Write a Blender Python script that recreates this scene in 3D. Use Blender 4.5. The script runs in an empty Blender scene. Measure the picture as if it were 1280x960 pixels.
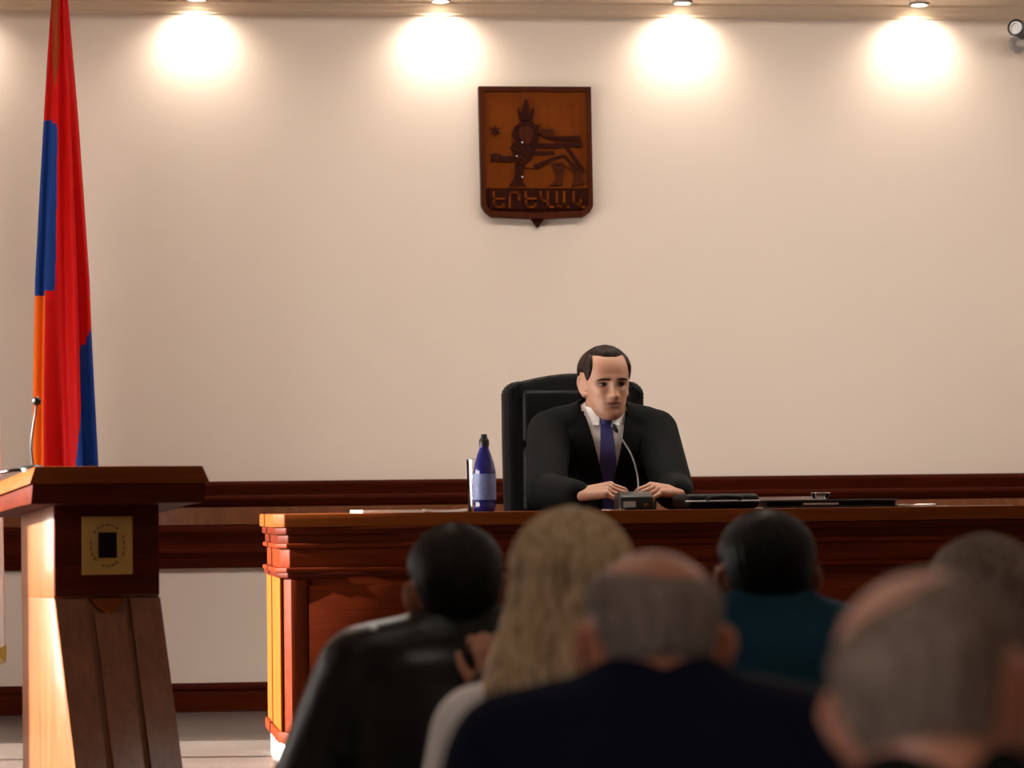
import bpy, bmesh, math, random
import numpy as np
from mathutils import Vector, Matrix, Euler
from mathutils.bvhtree import BVHTree

random.seed(7)
S = bpy.context.scene
COL = S.collection
R = math.radians

# ------------------------------------------------------------------ camera
FPX = 4147.0                       # focal length in pixels of the 1280x960 frame
CAM = Vector((0.0, 0.0, 1.30))
YAW, PITCH, ROLL = R(7.2), math.atan(155.0 / FPX), R(0.66)
_f0 = Vector((math.sin(YAW), math.cos(YAW), 0))
_r0 = Vector((math.cos(YAW), -math.sin(YAW), 0))
_fw = (_f0 * math.cos(PITCH) + Vector((0, 0, 1)) * math.sin(PITCH)).normalized()
_up0 = _r0.cross(_fw)
_rt = _r0 * math.cos(ROLL) - _up0 * math.sin(ROLL)
_up = _up0 * math.cos(ROLL) + _r0 * math.sin(ROLL)

cd = bpy.data.cameras.new('camera')
cam = bpy.data.objects.new('camera', cd)
COL.objects.link(cam)
cd.sensor_width = 36.0
cd.lens = FPX * 36.0 / 1280.0
cd.clip_start, cd.clip_end = 0.05, 100
M3 = Matrix((_rt, _up, -_fw)).transposed()
cam.matrix_world = Matrix.Translation(CAM) @ M3.to_4x4()
cd.dof.use_dof = True
cd.dof.focus_distance = 10.8
cd.dof.aperture_fstop = 4.2
S.camera = cam


def ray(px, py):
    return _fw + _rt * ((px - 640) / FPX) + _up * ((480 - py) / FPX)


def at(px, py, depth):
    return CAM + ray(px, py) * depth


def on_z(px, py, z):
    d = ray(px, py)
    return CAM + d * ((z - CAM.z) / d.z)


def on_y(px, py, y):
    d = ray(px, py)
    return CAM + d * ((y - CAM.y) / d.y)


# ------------------------------------------------------------------ world, exposure
w = bpy.data.worlds.new('world')
S.world = w
w.use_nodes = True
w.node_tree.nodes['Background'].inputs[0].default_value = (0.75, 0.85, 1.0, 1)
w.node_tree.nodes['Background'].inputs[1].default_value = 1.0
S.view_settings.view_transform = 'Standard'
S.view_settings.look = 'None'
S.view_settings.exposure = 0.93
S.view_settings.gamma = 1.0
S.view_settings.use_curve_mapping = False

# room measures (metres)
DAIS = CAM.z - 0.762
STEP = DAIS - 0.15
Y_WALL = on_z(330, 888, DAIS).y
Y_EDGE = 9.62                       # front edge of the dais
X_L, X_R, Y_REAR = -2.15, 5.6, -2.6
Z_CEIL = 3.75
WINDOWS = [(9.85, 11.45), (7.9, 9.55), (0.0, 1.6)]   # y ranges of the windows in the left wall
WZ0, WZ1 = 0.85, 2.35


def area_light(name, loc, rot, sx, sy, power, col):
    l = bpy.data.lights.new(name, 'AREA')
    l.shape = 'RECTANGLE'
    l.size, l.size_y = sx, sy
    l.energy = power
    l.color = col
    o = bpy.data.objects.new(name, l)
    o.location = loc
    o.rotation_euler = rot
    COL.objects.link(o)
    return o


# daylight entering at each window of the left wall (light sits outside the pane)
for (a, b), p in zip(WINDOWS, (45, 60, 30)):
    area_light('window_daylight', (X_L - 0.30, (a + b) / 2, (WZ0 + WZ1) / 2), (0, R(-90), 0),
               WZ1 - WZ0, b - a, p, (1.0, 0.93, 0.84))

# low sun shining in through the windows of the left wall
sl = bpy.data.lights.new('sun', 'SUN')
sl.energy = 24.0
sl.angle = R(0.8)
sl.color = (1.0, 0.90, 0.80)
so_ = bpy.data.objects.new('sun', sl)
so_.rotation_euler = Vector((0.95, -0.10, -0.30)).to_track_quat('-Z', 'Y').to_euler()
so_.location = (-6, 10, 4)
COL.objects.link(so_)

# ------------------------------------------------------------------ materials
def new_mat(name):
    m = bpy.data.materials.new(name)
    m.use_nodes = True
    nt = m.node_tree
    return m, nt, nt.nodes['Principled BSDF']


def srgb(r, g, b):
    f = lambda c: (c / 255 / 12.92) if c / 255 <= 0.04045 else ((c / 255 + 0.055) / 1.055) ** 2.4
    return (f(r), f(g), f(b), 1)


def plain(name, col, rough=0.5, metal=0.0, noise=0.06, nscale=40, bump=0.0, coat=0.0, bscale=None, **kw):
    m, nt, p = new_mat(name)
    tc = nt.nodes.new('ShaderNodeTexCoord')
    n = nt.nodes.new('ShaderNodeTexNoise')
    n.inputs['Scale'].default_value = nscale
    n.inputs['Detail'].default_value = 5
    nt.links.new(tc.outputs['Object'], n.inputs['Vector'])
    mx = nt.nodes.new('ShaderNodeMix')
    mx.data_type = 'RGBA'
    c = Vector(col[:3])
    mx.inputs[6].default_value = (*(c * (1 - noise)), 1)
    mx.inputs[7].default_value = (*(c * (1 + noise)), 1)
    nt.links.new(n.outputs['Fac'], mx.inputs[0])
    nt.links.new(mx.outputs[2], p.inputs['Base Color'])
    p.inputs['Roughness'].default_value = rough
    p.inputs['Metallic'].default_value = metal
    p.inputs['Coat Weight'].default_value = coat
    for k, v in kw.items():
        p.inputs[k.replace('_', ' ')].default_value = v
    if bump:
        b = nt.nodes.new('ShaderNodeBump')
        b.inputs['Strength'].default_value = bump
        b.inputs['Distance'].default_value = 0.004
        if bscale:
            n2 = nt.nodes.new('ShaderNodeTexNoise')
            n2.inputs['Scale'].default_value = bscale
            n2.inputs['Detail'].default_value = 4
            nt.links.new(tc.outputs['Object'], n2.inputs['Vector'])
            nt.links.new(n2.outputs['Fac'], b.inputs['Height'])
        else:
            nt.links.new(n.outputs['Fac'], b.inputs['Height'])
        nt.links.new(b.outputs['Normal'], p.inputs['Normal'])
    return m


def wood(name, dark, light, axis='X', rough=0.52, coat=0.0, scale=1.0, spec=0.05):
    m, nt, p = new_mat(name)
    tc = nt.nodes.new('ShaderNodeTexCoord')
    mp = nt.nodes.new('ShaderNodeMapping')
    s = [14 * scale] * 3
    s['XYZ'.index(axis)] = 0.9 * scale
    mp.inputs['Scale'].default_value = s
    nt.links.new(tc.outputs['Object'], mp.inputs['Vector'])
    n = nt.nodes.new('ShaderNodeTexNoise')
    n.inputs['Scale'].default_value = 3.0
    n.inputs['Detail'].default_value = 8
    n.inputs['Roughness'].default_value = 0.65
    n.inputs['Distortion'].default_value = 0.6
    nt.links.new(mp.outputs['Vector'], n.inputs['Vector'])
    cr = nt.nodes.new('ShaderNodeValToRGB')
    cr.color_ramp.elements[0].position = 0.32
    cr.color_ramp.elements[0].color = dark
    cr.color_ramp.elements[1].position = 0.72
    cr.color_ramp.elements[1].color = light
    nt.links.new(n.outputs['Fac'], cr.inputs['Fac'])
    nt.links.new(cr.outputs['Color'], p.inputs['Base Color'])
    p.inputs['Roughness'].default_value = rough
    p.inputs['Coat Weight'].default_value = coat
    p.inputs['Specular IOR Level'].default_value = spec
    p.inputs['Coat Roughness'].default_value = 0.12
    b = nt.nodes.new('ShaderNodeBump')
    b.inputs['Strength'].default_value = 0.04
    b.inputs['Distance'].default_value = 0.002
    nt.links.new(n.outputs['Fac'], b.inputs['Height'])
    nt.links.new(b.outputs['Normal'], p.inputs['Normal'])
    return m


def emission(name, col, strength):
    m, nt, p = new_mat(name)
    p.inputs['Base Color'].default_value = (0.9, 0.9, 0.9, 1)
    p.inputs['Emission Color'].default_value = (*col, 1)
    p.inputs['Emission Strength'].default_value = strength
    return m


def attr_mat(name, rough=0.55, sub=0.0, bump=0.0, bscale=120):
    """colour taken from the mesh's own 'Col' attribute (pigment, plus some shade painted on the face)"""
    m, nt, p = new_mat(name)
    a = nt.nodes.new('ShaderNodeAttribute')
    a.attribute_name = 'Col'
    tc = nt.nodes.new('ShaderNodeTexCoord')
    n = nt.nodes.new('ShaderNodeTexNoise')
    n.inputs['Scale'].default_value = bscale
    nt.links.new(tc.outputs['Object'], n.inputs['Vector'])
    mx = nt.nodes.new('ShaderNodeMix')
    mx.data_type = 'RGBA'
    mx.blend_type = 'MULTIPLY'
    mx.inputs[0].default_value = 0.18
    nt.links.new(a.outputs['Color'], mx.inputs[6])
    nt.links.new(n.outputs['Color'], mx.inputs[7])
    nt.links.new(mx.outputs[2], p.inputs['Base Color'])
    p.inputs['Roughness'].default_value = rough
    p.inputs['Subsurface Weight'].default_value = sub
    p.inputs['Subsurface Radius'].default_value = (0.02, 0.008, 0.004)
    p.inputs['Subsurface Scale'].default_value = 0.3
    if bump:
        b = nt.nodes.new('ShaderNodeBump')
        b.inputs['Strength'].default_value = bump
        b.inputs['Distance'].default_value = 0.003
        nt.links.new(n.outputs['Fac'], b.inputs['Height'])
        nt.links.new(b.outputs['Normal'], p.inputs['Normal'])
    return m


def hair_mat(name, c1, c2, rough=0.5):
    m, nt, p = new_mat(name)
    tc = nt.nodes.new('ShaderNodeTexCoord')
    mp = nt.nodes.new('ShaderNodeMapping')
    mp.inputs['Scale'].default_value = (70, 70, 6)
    nt.links.new(tc.outputs['Object'], mp.inputs['Vector'])
    n = nt.nodes.new('ShaderNodeTexNoise')
    n.inputs['Scale'].default_value = 1.6
    n.inputs['Detail'].default_value = 4
    nt.links.new(mp.outputs['Vector'], n.inputs['Vector'])
    cr = nt.nodes.new('ShaderNodeValToRGB')
    cr.color_ramp.elements[0].position = 0.3
    cr.color_ramp.elements[0].color = c1
    cr.color_ramp.elements[1].position = 0.7
    cr.color_ramp.elements[1].color = c2
    nt.links.new(n.outputs['Fac'], cr.inputs['Fac'])
    nt.links.new(cr.outputs['Color'], p.inputs['Base Color'])
    p.inputs['Roughness'].default_value = rough
    p.inputs['Specular IOR Level'].default_value = 0.12
    b = nt.nodes.new('ShaderNodeBump')
    b.inputs['Strength'].default_value = 0.5
    b.inputs['Distance'].default_value = 0.003
    nt.links.new(n.outputs['Fac'], b.inputs['Height'])
    nt.links.new(b.outputs['Normal'], p.inputs['Normal'])
    return m


def glass_mat(name, col=(1, 1, 1), rough=0.03, mix=0.75):
    m = bpy.data.materials.new(name)
    m.use_nodes = True
    nt = m.node_tree
    nt.nodes.clear()
    out = nt.nodes.new('ShaderNodeOutputMaterial')
    t = nt.nodes.new('ShaderNodeBsdfTransparent')
    t.inputs[0].default_value = (*col, 1)
    g = nt.nodes.new('ShaderNodeBsdfGlossy')
    g.inputs['Roughness'].default_value = rough
    fr = nt.nodes.new('ShaderNodeFresnel')
    fr.inputs[0].default_value = 1.45
    mx = nt.nodes.new('ShaderNodeMixShader')
    nt.links.new(fr.outputs[0], mx.inputs[0])
    nt.links.new(t.outputs[0], mx.inputs[1])
    nt.links.new(g.outputs[0], mx.inputs[2])
    nt.links.new(mx.outputs[0], out.inputs[0])
    return m


W_DARK, W_LIGHT = (0.060, 0.0070, 0.0014, 1), (0.115, 0.0170, 0.0028, 1)
MAT = dict(
    wall=plain('wall_paint', (0.635, 0.540, 0.465), 0.75, noise=0.025, nscale=1.2, bump=0.03, bscale=180),
    ceiling=plain('ceiling_paint', (0.66, 0.53, 0.40), 0.8, noise=0.02),
    wood=wood('mahogany', W_DARK, W_LIGHT, 'X'),
    wood_v=wood('mahogany_vertical', W_DARK, W_LIGHT, 'Z'),
    wood_d=wood('dark_mahogany', (0.034, 0.0040, 0.0012, 1), (0.068, 0.0090, 0.0022, 1), 'X'),
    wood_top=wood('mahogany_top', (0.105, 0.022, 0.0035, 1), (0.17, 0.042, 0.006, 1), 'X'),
    lectern=wood('lectern_veneer', (0.10, 0.026, 0.0075, 1), (0.175, 0.055, 0.0150, 1), 'Z', 0.36, 0.32, 1.0, 0.3),
    end_lit_tint=wood('desk_end_lit_tint', (0.13, 0.032, 0.004, 1), (0.20, 0.056, 0.007, 1), 'Z'),  # lighter orange copy of the mahogany, sunlit tone put into the colour
    carved=wood('carved_panel', (0.105, 0.019, 0.0012, 1), (0.150, 0.034, 0.0020, 1), 'Z', 0.5, 0.0),
    carved_d=wood('carved_dark', (0.018, 0.003, 0.0015, 1), (0.034, 0.006, 0.0025, 1), 'Z', 0.5, 0.0),
    carved_m=wood('carved_mid', (0.040, 0.0075, 0.0025, 1), (0.060, 0.013, 0.004, 1), 'Z', 0.5, 0.0),
    plinth=plain('plinth_pale', (0.62, 0.58, 0.58), 0.4),
    black=plain('black_plastic', (0.008, 0.008, 0.009), 0.35),
    leather=plain('black_leather', (0.002, 0.002, 0.0023), 0.5, nscale=90, bump=0.25, Specular_IOR_Level=0.15),
    jacketleather=plain('black_leather_jacket', (0.0025, 0.0028, 0.0028), 0.36, nscale=14, bump=0.8, bscale=18, Specular_IOR_Level=0.32),
    suit=plain('black_suit', (0.0025, 0.0027, 0.0032), 0.85, nscale=260, noise=0.3, Specular_IOR_Level=0.12),
    navy=plain('navy_suit', (0.006, 0.0075, 0.022), 0.85, nscale=260, noise=0.3, Specular_IOR_Level=0.12),
    teal=plain('teal_cloth', (0.011, 0.050, 0.082), 0.85, nscale=120, noise=0.15, bump=0.1, Specular_IOR_Level=0.12),
    blackcloth=plain('black_cloth', (0.006, 0.006, 0.006), 0.85, nscale=120, noise=0.2, Specular_IOR_Level=0.12),
    trousers=plain('dark_trousers', (0.010, 0.010, 0.013), 0.85, Specular_IOR_Level=0.12),
    white=plain('white_cloth', (0.90, 0.89, 0.90), 0.8, noise=0.03),
    paper=plain('paper_white', (0.85, 0.82, 0.78), 0.7, noise=0.02),
    papergrey=plain('paper_grey', (0.42, 0.40, 0.40), 0.7),
    steel=plain('steel', (0.45, 0.45, 0.46), 0.3, 1.0),
    grey=plain('grey_plastic', (0.33, 0.31, 0.30), 0.4),
    gold=plain('gold_plate', (0.36, 0.20, 0.045), 0.4, 0.4, noise=0.25, nscale=30),
    goldfringe=plain('gold_fringe', (0.50, 0.30, 0.04), 0.6, 0.2, noise=0.3, nscale=200),
    golddark=plain('gold_engraving', (0.09, 0.04, 0.008), 0.5),
    screen=plain('plaque_centre', (0.006, 0.002, 0.004), 0.8, Specular_IOR_Level=0.1),
    bottle=plain('blue_bottle', (0.012, 0.012, 0.16), 0.12, noise=0.1, coat=0.5),
    bottlelabel=plain('bottle_label', (0.16, 0.20, 0.42), 0.45, noise=0.5, nscale=55),
    cap=plain('bottle_cap', (0.010, 0.010, 0.012), 0.4),
    glass=glass_mat('clear_glass'),
    pane=glass_mat('window_glass'),
    frame=plain('window_frame_white', (0.75, 0.74, 0.72), 0.45),
    carpet=plain('hall_carpet', (0.10, 0.075, 0.065), 0.9, nscale=150, noise=0.25, bump=0.3),
    pole=wood('flag_pole_wood', (0.20, 0.028, 0.006, 1), (0.28, 0.045, 0.009, 1), 'Z'),
    red=plain('flag_red', (0.40, 0.002, 0.0015), 0.6, noise=0.05, Specular_IOR_Level=0.1),
    blue=plain('flag_blue', (0.006, 0.030, 0.16), 0.6, noise=0.05, Specular_IOR_Level=0.1),
    orange=plain('flag_orange', (0.70, 0.12, 0.008), 0.6, noise=0.05, Specular_IOR_Level=0.1),
    flagwhite=plain('flag_white', (0.72, 0.60, 0.56), 0.7, noise=0.03, Specular_IOR_Level=0.1),
    eyewhite=plain('eye_white', (0.28, 0.22, 0.19), 0.3),
    iris=plain('iris_dark', (0.012, 0.006, 0.004), 0.2),
    lamp=emission('lamp_glow', (1.0, 0.86, 0.66), 25),
    panel=emission('panel_fill_glow', (1.0, 0.90, 0.80), 2.8),  # glow of the panels added over the audience as fill
    panel2=emission('panel_glow_bright', (1.0, 0.91, 0.82), 16.0),
    skin=attr_mat('skin', 0.5, 0.0),
    tie=plain('tie_fabric', (0.032, 0.030, 0.155), 0.6, noise=0.35, nscale=160),
    chairfabric=plain('seat_fabric', (0.06, 0.012, 0.014), 0.9, nscale=150, bump=0.2),
)

# glossy floor of the dais: large polished slabs
def floor_mat():
    m, nt, p = new_mat('dais_floor')
    tc = nt.nodes.new('ShaderNodeTexCoord')
    n = nt.nodes.new('ShaderNodeTexNoise')
    n.inputs['Scale'].default_value = 3
    n.inputs['Detail'].default_value = 6
    nt.links.new(tc.outputs['Object'], n.inputs['Vector'])
    cr = nt.nodes.new('ShaderNodeValToRGB')
    cr.color_ramp.elements[0].color = (0.085, 0.068, 0.060, 1)
    cr.color_ramp.elements[1].color = (0.135, 0.108, 0.096, 1)
    nt.links.new(n.outputs['Fac'], cr.inputs['Fac'])
    nt.links.new(cr.outputs['Color'], p.inputs['Base Color'])
    p.inputs['Roughness'].default_value = 0.21
    p.inputs['Specular IOR Level'].default_value = 0.7
    return m


MAT['floor'] = floor_mat()

# ------------------------------------------------------------------ helpers
def link(name, me, mat=None, parent=None):
    o = bpy.data.objects.new(name, me)
    COL.objects.link(o)
    if mat is not None:
        me.materials.clear()
        for mm in (mat if isinstance(mat, (list, tuple)) else [mat]):
            me.materials.append(MAT[mm] if isinstance(mm, str) else mm)
    if parent is not None:
        o.parent = parent
    return o


def smooth(me, ang=None):
    me.polygons.foreach_set('use_smooth', [True] * len(me.polygons))
    if ang is not None:
        try:
            me.set_sharp_from_angle(angle=ang)
        except Exception:
            pass
    return me


def pyd(name, v, f):
    me = bpy.data.meshes.new(name)
    me.from_pydata([tuple(x) for x in v], [], f)
    me.update()
    return me


def from_bm(bm, name):
    me = bpy.data.meshes.new(name)
    bmesh.ops.recalc_face_normals(bm, faces=bm.faces)
    bm.to_mesh(me)
    bm.free()
    return me


def box_bm(bm, x0, x1, y0, y1, z0, z1, bevel=0.0, seg=2):
    r = bmesh.ops.create_cube(bm, size=1.0)
    vs = r['verts']
    for v in vs:
        v.co = Vector((x0 + (v.co.x + .5) * (x1 - x0), y0 + (v.co.y + .5) * (y1 - y0), z0 + (v.co.z + .5) * (z1 - z0)))
    if bevel:
        es = list({e for v in vs for e in v.link_edges})
        bmesh.ops.bevel(bm, geom=es, offset=bevel, segments=seg, affect='EDGES', profile=0.5)
    return vs


def box(name, x0, x1, y0, y1, z0, z1, mat, parent=None, bevel=0.0, seg=2):
    bm = bmesh.new()
    box_bm(bm, x0, x1, y0, y1, z0, z1, bevel, seg)
    me = from_bm(bm, name)
    if bevel:
        smooth(me, R(40))
    return link(name, me, mat, parent)


def prism(name, pts, axis, a, b, mat, parent=None, bevel=0.0):
    """extrude a 2D polygon along an axis between a and b"""
    def mk(p, t):
        if axis == 'x':
            return (t, p[0], p[1])
        if axis == 'y':
            return (p[0], t, p[1])
        return (p[0], p[1], t)
    n = len(pts)
    v = [mk(p, a) for p in pts] + [mk(p, b) for p in pts]
    f = [list(range(n)), list(range(2 * n - 1, n - 1, -1))] + [[i, (i + 1) % n, n + (i + 1) % n, n + i] for i in range(n)]
    bm = bmesh.new()
    bv = [bm.verts.new(x) for x in v]
    for q in f:
        bm.faces.new([bv[i] for i in q])
    bmesh.ops.recalc_face_normals(bm, faces=bm.faces)
    if bevel:
        bmesh.ops.bevel(bm, geom=list(bm.edges), offset=bevel, segments=2, affect='EDGES', profile=0.5)
    me = from_bm(bm, name)
    if bevel:
        smooth(me, R(40))
    return link(name, me, mat, parent) if mat is not None else me


def lathe_me(name, prof, seg=28, closed=True):
    v, f = [], []
    for (r, z) in prof:
        for i in range(seg):
            t = 2 * math.pi * i / seg
            v.append((r * math.cos(t), r * math.sin(t), z))
    for j in range(len(prof) - 1):
        for i in range(seg):
            k = (i + 1) % seg
            f.append([j * seg + i, j * seg + k, (j + 1) * seg + k, (j + 1) * seg + i])
    if closed:
        f.append(list(range(seg))[::-1])
        f.append([(len(prof) - 1) * seg + i for i in range(seg)])
    return smooth(pyd(name, v, f), R(45))


def lathe(name, prof, mat, parent=None, loc=(0, 0, 0), seg=28, closed=True):
    o = link(name, lathe_me(name, prof, seg, closed), mat, parent)
    o.location = loc
    return o


def tube_geo(pts, rad, seg=12):
    pts = [Vector(p) for p in pts]
    n = len(pts)
    rads = rad if isinstance(rad, (list, tuple)) else [rad] * n
    v, f = [], []
    prev = None
    for i, p in enumerate(pts):
        d = (pts[min(i + 1, n - 1)] - pts[max(i - 1, 0)]).normalized()
        if prev is None:
            a = d.orthogonal().normalized()
        else:
            a = (prev - d * prev.dot(d)).normalized()
        prev = a
        b = d.cross(a)
        for k in range(seg):
            t = 2 * math.pi * k / seg
            v.append(p + (a * math.cos(t) + b * math.sin(t)) * rads[i])
    for i in range(n - 1):
        for k in range(seg):
            q = (k + 1) % seg
            f.append([i * seg + k, i * seg + q, (i + 1) * seg + q, (i + 1) * seg + k])
    f.append(list(range(seg))[::-1])
    f.append([(n - 1) * seg + k for k in range(seg)])
    return v, f


def tube(name, pts, rad, mat, parent=None, seg=12):
    v, f = tube_geo(pts, rad, seg)
    return link(name, smooth(pyd(name, v, f), R(50)), mat, parent)


def spline(pts, n=10):
    """Catmull-Rom through points"""
    P = [Vector(p) for p in pts]
    P = [P[0] * 2 - P[1]] + P + [P[-1] * 2 - P[-2]]
    out = []
    for i in range(1, len(P) - 2):
        for k in range(n):
            t = k / n
            a, b, c, d = P[i - 1], P[i], P[i + 1], P[i + 2]
            out.append(0.5 * ((2 * b) + (c - a) * t + (2 * a - 5 * b + 4 * c - d) * t * t + (3 * b - a - 3 * c + d) * t ** 3))
    out.append(P[-2].copy())
    return out


def empty(name, loc, rz=0.0):
    o = bpy.data.objects.new(name, None)
    COL.objects.link(o)
    o.location = loc
    o.rotation_euler = (0, 0, rz)
    o.empty_display_size = 0.1
    return o


def tag(o, label, cat, group=None):
    o['label'] = label
    o['category'] = cat
    if group:
        o['group'] = group
    return o


def struct(o):
    o['kind'] = 'structure'
    return o


def join_geo(parts):
    v, f = [], []
    for pv, pf in parts:
        n = len(v)
        v += [Vector(x) for x in pv]
        f += [[i + n for i in q] for q in pf]
    return v, f


# ------------------------------------------------------------------ room shell
struct(box('floor', X_L, X_R, Y_REAR, Y_EDGE - 1.45, -0.1, 0.0, 'carpet'))
struct(box('floor_dais', X_L, X_R, Y_EDGE, Y_WALL, -0.1, DAIS, 'floor', bevel=0.006))
struct(box('floor_step', X_L, X_R, Y_EDGE - 1.45, Y_EDGE - 0.001, -0.1, STEP, 'carpet', bevel=0.006))
struct(box('wall_back', X_L - 0.2, X_R + 0.2, Y_WALL, Y_WALL + 0.2, -0.1, Z_CEIL + 0.1, 'wall'))
struct(box('wall_right', X_R, X_R + 0.2, Y_REAR, Y_WALL, -0.1, Z_CEIL, 'wall'))
struct(box('wall_rear', X_L - 0.2, X_R + 0.2, Y_REAR - 0.2, Y_REAR, -0.1, Z_CEIL, 'wall'))
struct(box('ceiling', X_L - 0.2, X_R + 0.2, Y_REAR - 0.2, Y_WALL, Z_CEIL, Z_CEIL + 0.1, 'ceiling'))

# left wall with three window openings
bm = bmesh.new()
T = 0.22
box_bm(bm, X_L - T, X_L, Y_REAR, Y_WALL, -0.1, WZ0)
box_bm(bm, X_L - T, X_L, Y_REAR, Y_WALL, WZ1, Z_CEIL)
ys = [Y_REAR] + [c for a, b in reversed(WINDOWS) for c in (a, b)] + [Y_WALL]
for i in range(0, len(ys), 2):
    box_bm(bm, X_L - T, X_L, ys[i], ys[i + 1], WZ0, WZ1)
struct(link('wall_left', from_bm(bm, 'wall_left'), 'wall'))
for i, (a, b) in enumerate(WINDOWS):
    root = struct(empty('window_%d' % (i + 1), (X_L - 0.1, (a + b) / 2, WZ0)))
    hw, hh = (b - a) / 2, WZ1 - WZ0
    bm = bmesh.new()
    for (y0, y1, z0, z1) in ((-hw, hw, 0, .06), (-hw, hw, hh - .06, hh), (-hw, -hw + .06, 0, hh), (hw - .06, hw, 0, hh), (-.03, .03, 0, hh)):
        box_bm(bm, -0.03, 0.03, y0, y1, z0, z1)
    link('window_frame', from_bm(bm, 'window_frame'), 'frame', root)
    for s in (-1, 1):
        box('window_pane', -.004, .004, min(s * .03, s * (hw - .06)), max(s * .03, s * (hw - .06)), .06, hh - .06, 'pane', root)
    box('window_sill', 0.1, 0.22, -hw - .05, hw + .05, -.04, 0.0, 'frame', root, 0.008)

# soffit over the back of the dais with the cornice under it
Z_SOF = on_y(640, 3, Y_WALL - 0.03).z
struct(box('ceiling_soffit', X_L, X_R, Y_WALL - 0.26, Y_WALL, Z_SOF, Z_CEIL, 'ceiling'))
zc = Z_SOF
prof = [(Y_WALL, zc), (Y_WALL - .040, zc), (Y_WALL - .040, zc - .010), (Y_WALL - .030, zc - .016), (Y_WALL - .022, zc - .030), (Y_WALL - .010, zc - .040), (Y_WALL - .008, zc - .050), (Y_WALL, zc - .050)]
struct(prism('trim_1', prof, 'x', X_L, X_R, 'ceiling'))

# wide chair rail: profile in (distance from wall, pixel row at column 300)
def zr(py):
    return on_y(300, py, Y_WALL - 0.04).z


rail = [(0, 601.5), (.052, 601.5), (.056, 604), (.056, 607), (.048, 613), (.040, 619), (.044, 621), (.044, 624), (.030, 630), (.020, 633),
        (.016, 634), (.034, 657), (.040, 659), (.040, 664), (.030, 672), (.024, 680), (.024, 685), (.034, 687), (.034, 690), (.022, 697), (.016, 705), (.014, 710), (0, 710)]
struct(prism('trim_2', [(Y_WALL - d, zr(p)) for d, p in rail], 'x', X_L, X_R, 'wood_d'))
struct(prism('trim_3', [(Y_WALL - d, zr(p)) for d, p in ((.01, 633.5), (.026, 634), (.037, 655.5), (.01, 656.5))], 'x', X_L, X_R, 'lectern'))  # lighter wood paints in the light on the band's upward face
zb = lambda py: on_y(300, py, Y_WALL - 0.02).z
base = [(0, 853), (.012, 853), (.016, 857), (.016, 861), (.010, 863), (.012, 866), (.020, 868), (.020, 888.5), (0, 888.5)]
base = [(Y_WALL - d, max(zb(p), DAIS)) for d, p in base]
struct(prism('baseboard_back', base, 'x', X_L, X_R, 'wood_d'))

# ------------------------------------------------------------------ downlights on the soffit
for px, where in ((-62, 'above the white fringed flag'), (245, 'over the bare wall next to the tricolour flag'), (548, 'beside the carved shield, on its flag side'),
                  (848, 'beside the carved shield, away from the flags'), (1142, 'next to the security camera')):
    q = on_y(px, 40, Y_WALL)
    x = q.x
    y = Y_WALL - 0.095
    root = tag(empty('downlight', (x, y, Z_SOF)), 'bright can downlight under the soffit ' + where, 'ceiling light', 'downlights along the back wall')
    lathe('can', [(.040, 0), (.040, -.008), (.036, -.011), (.032, -.011), (.030, -.006), (.0, -.006)], 'grey', root, seg=24, closed=False)
    lathe('bulb', [(.0, -.006), (.027, -.006), (.027, -.008), (.014, -.011), (.0, -.012)], 'lamp', root, seg=20, closed=False)
    l = bpy.data.lights.new('downlight_beam', 'SPOT')
    l.energy = 9.5
    l.color = (1.0, 0.89, 0.76)
    l.spot_size = R(146)
    l.spot_blend = 1.0
    l.shadow_soft_size = 0.02
    o = bpy.data.objects.new('downlight_beam', l)
    COL.objects.link(o)
    o.parent = root
    o.location = (0, 0, -.020)
    o.rotation_euler = (R(12), 0, 0)

# unseen ceiling light panels; those over the audience are added for ambient fill
for i, (x, y) in enumerate([(0.2, 1.5), (3.2, 1.5), (0.2, 5.5), (3.2, 5.5), (0.3, 10.7), (1.7, 10.7), (3.1, 10.7), (4.5, 10.7)]):
    root = tag(empty('ceiling_panel', (x, y, Z_CEIL)), 'square frosted ceiling light panel over the ' + ('audience seats, added for fill light' if i < 4 else 'dais'), 'ceiling light', 'ceiling light panels over the ' + ('audience' if i < 4 else 'dais'))
    bm = bmesh.new()
    for (a, b, c, d) in ((-.32, .32, -.32, -.28), (-.32, .32, .28, .32), (-.32, -.28, -.28, .28), (.28, .32, -.28, .28)):
        box_bm(bm, a, b, c, d, -.03, 0)
    link('frame', from_bm(bm, 'frame'), 'frame', root)
    box('diffuser', -.28, .28, -.28, .28, -.02, -.004, 'panel' if i < 4 else 'panel2', root)

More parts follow.
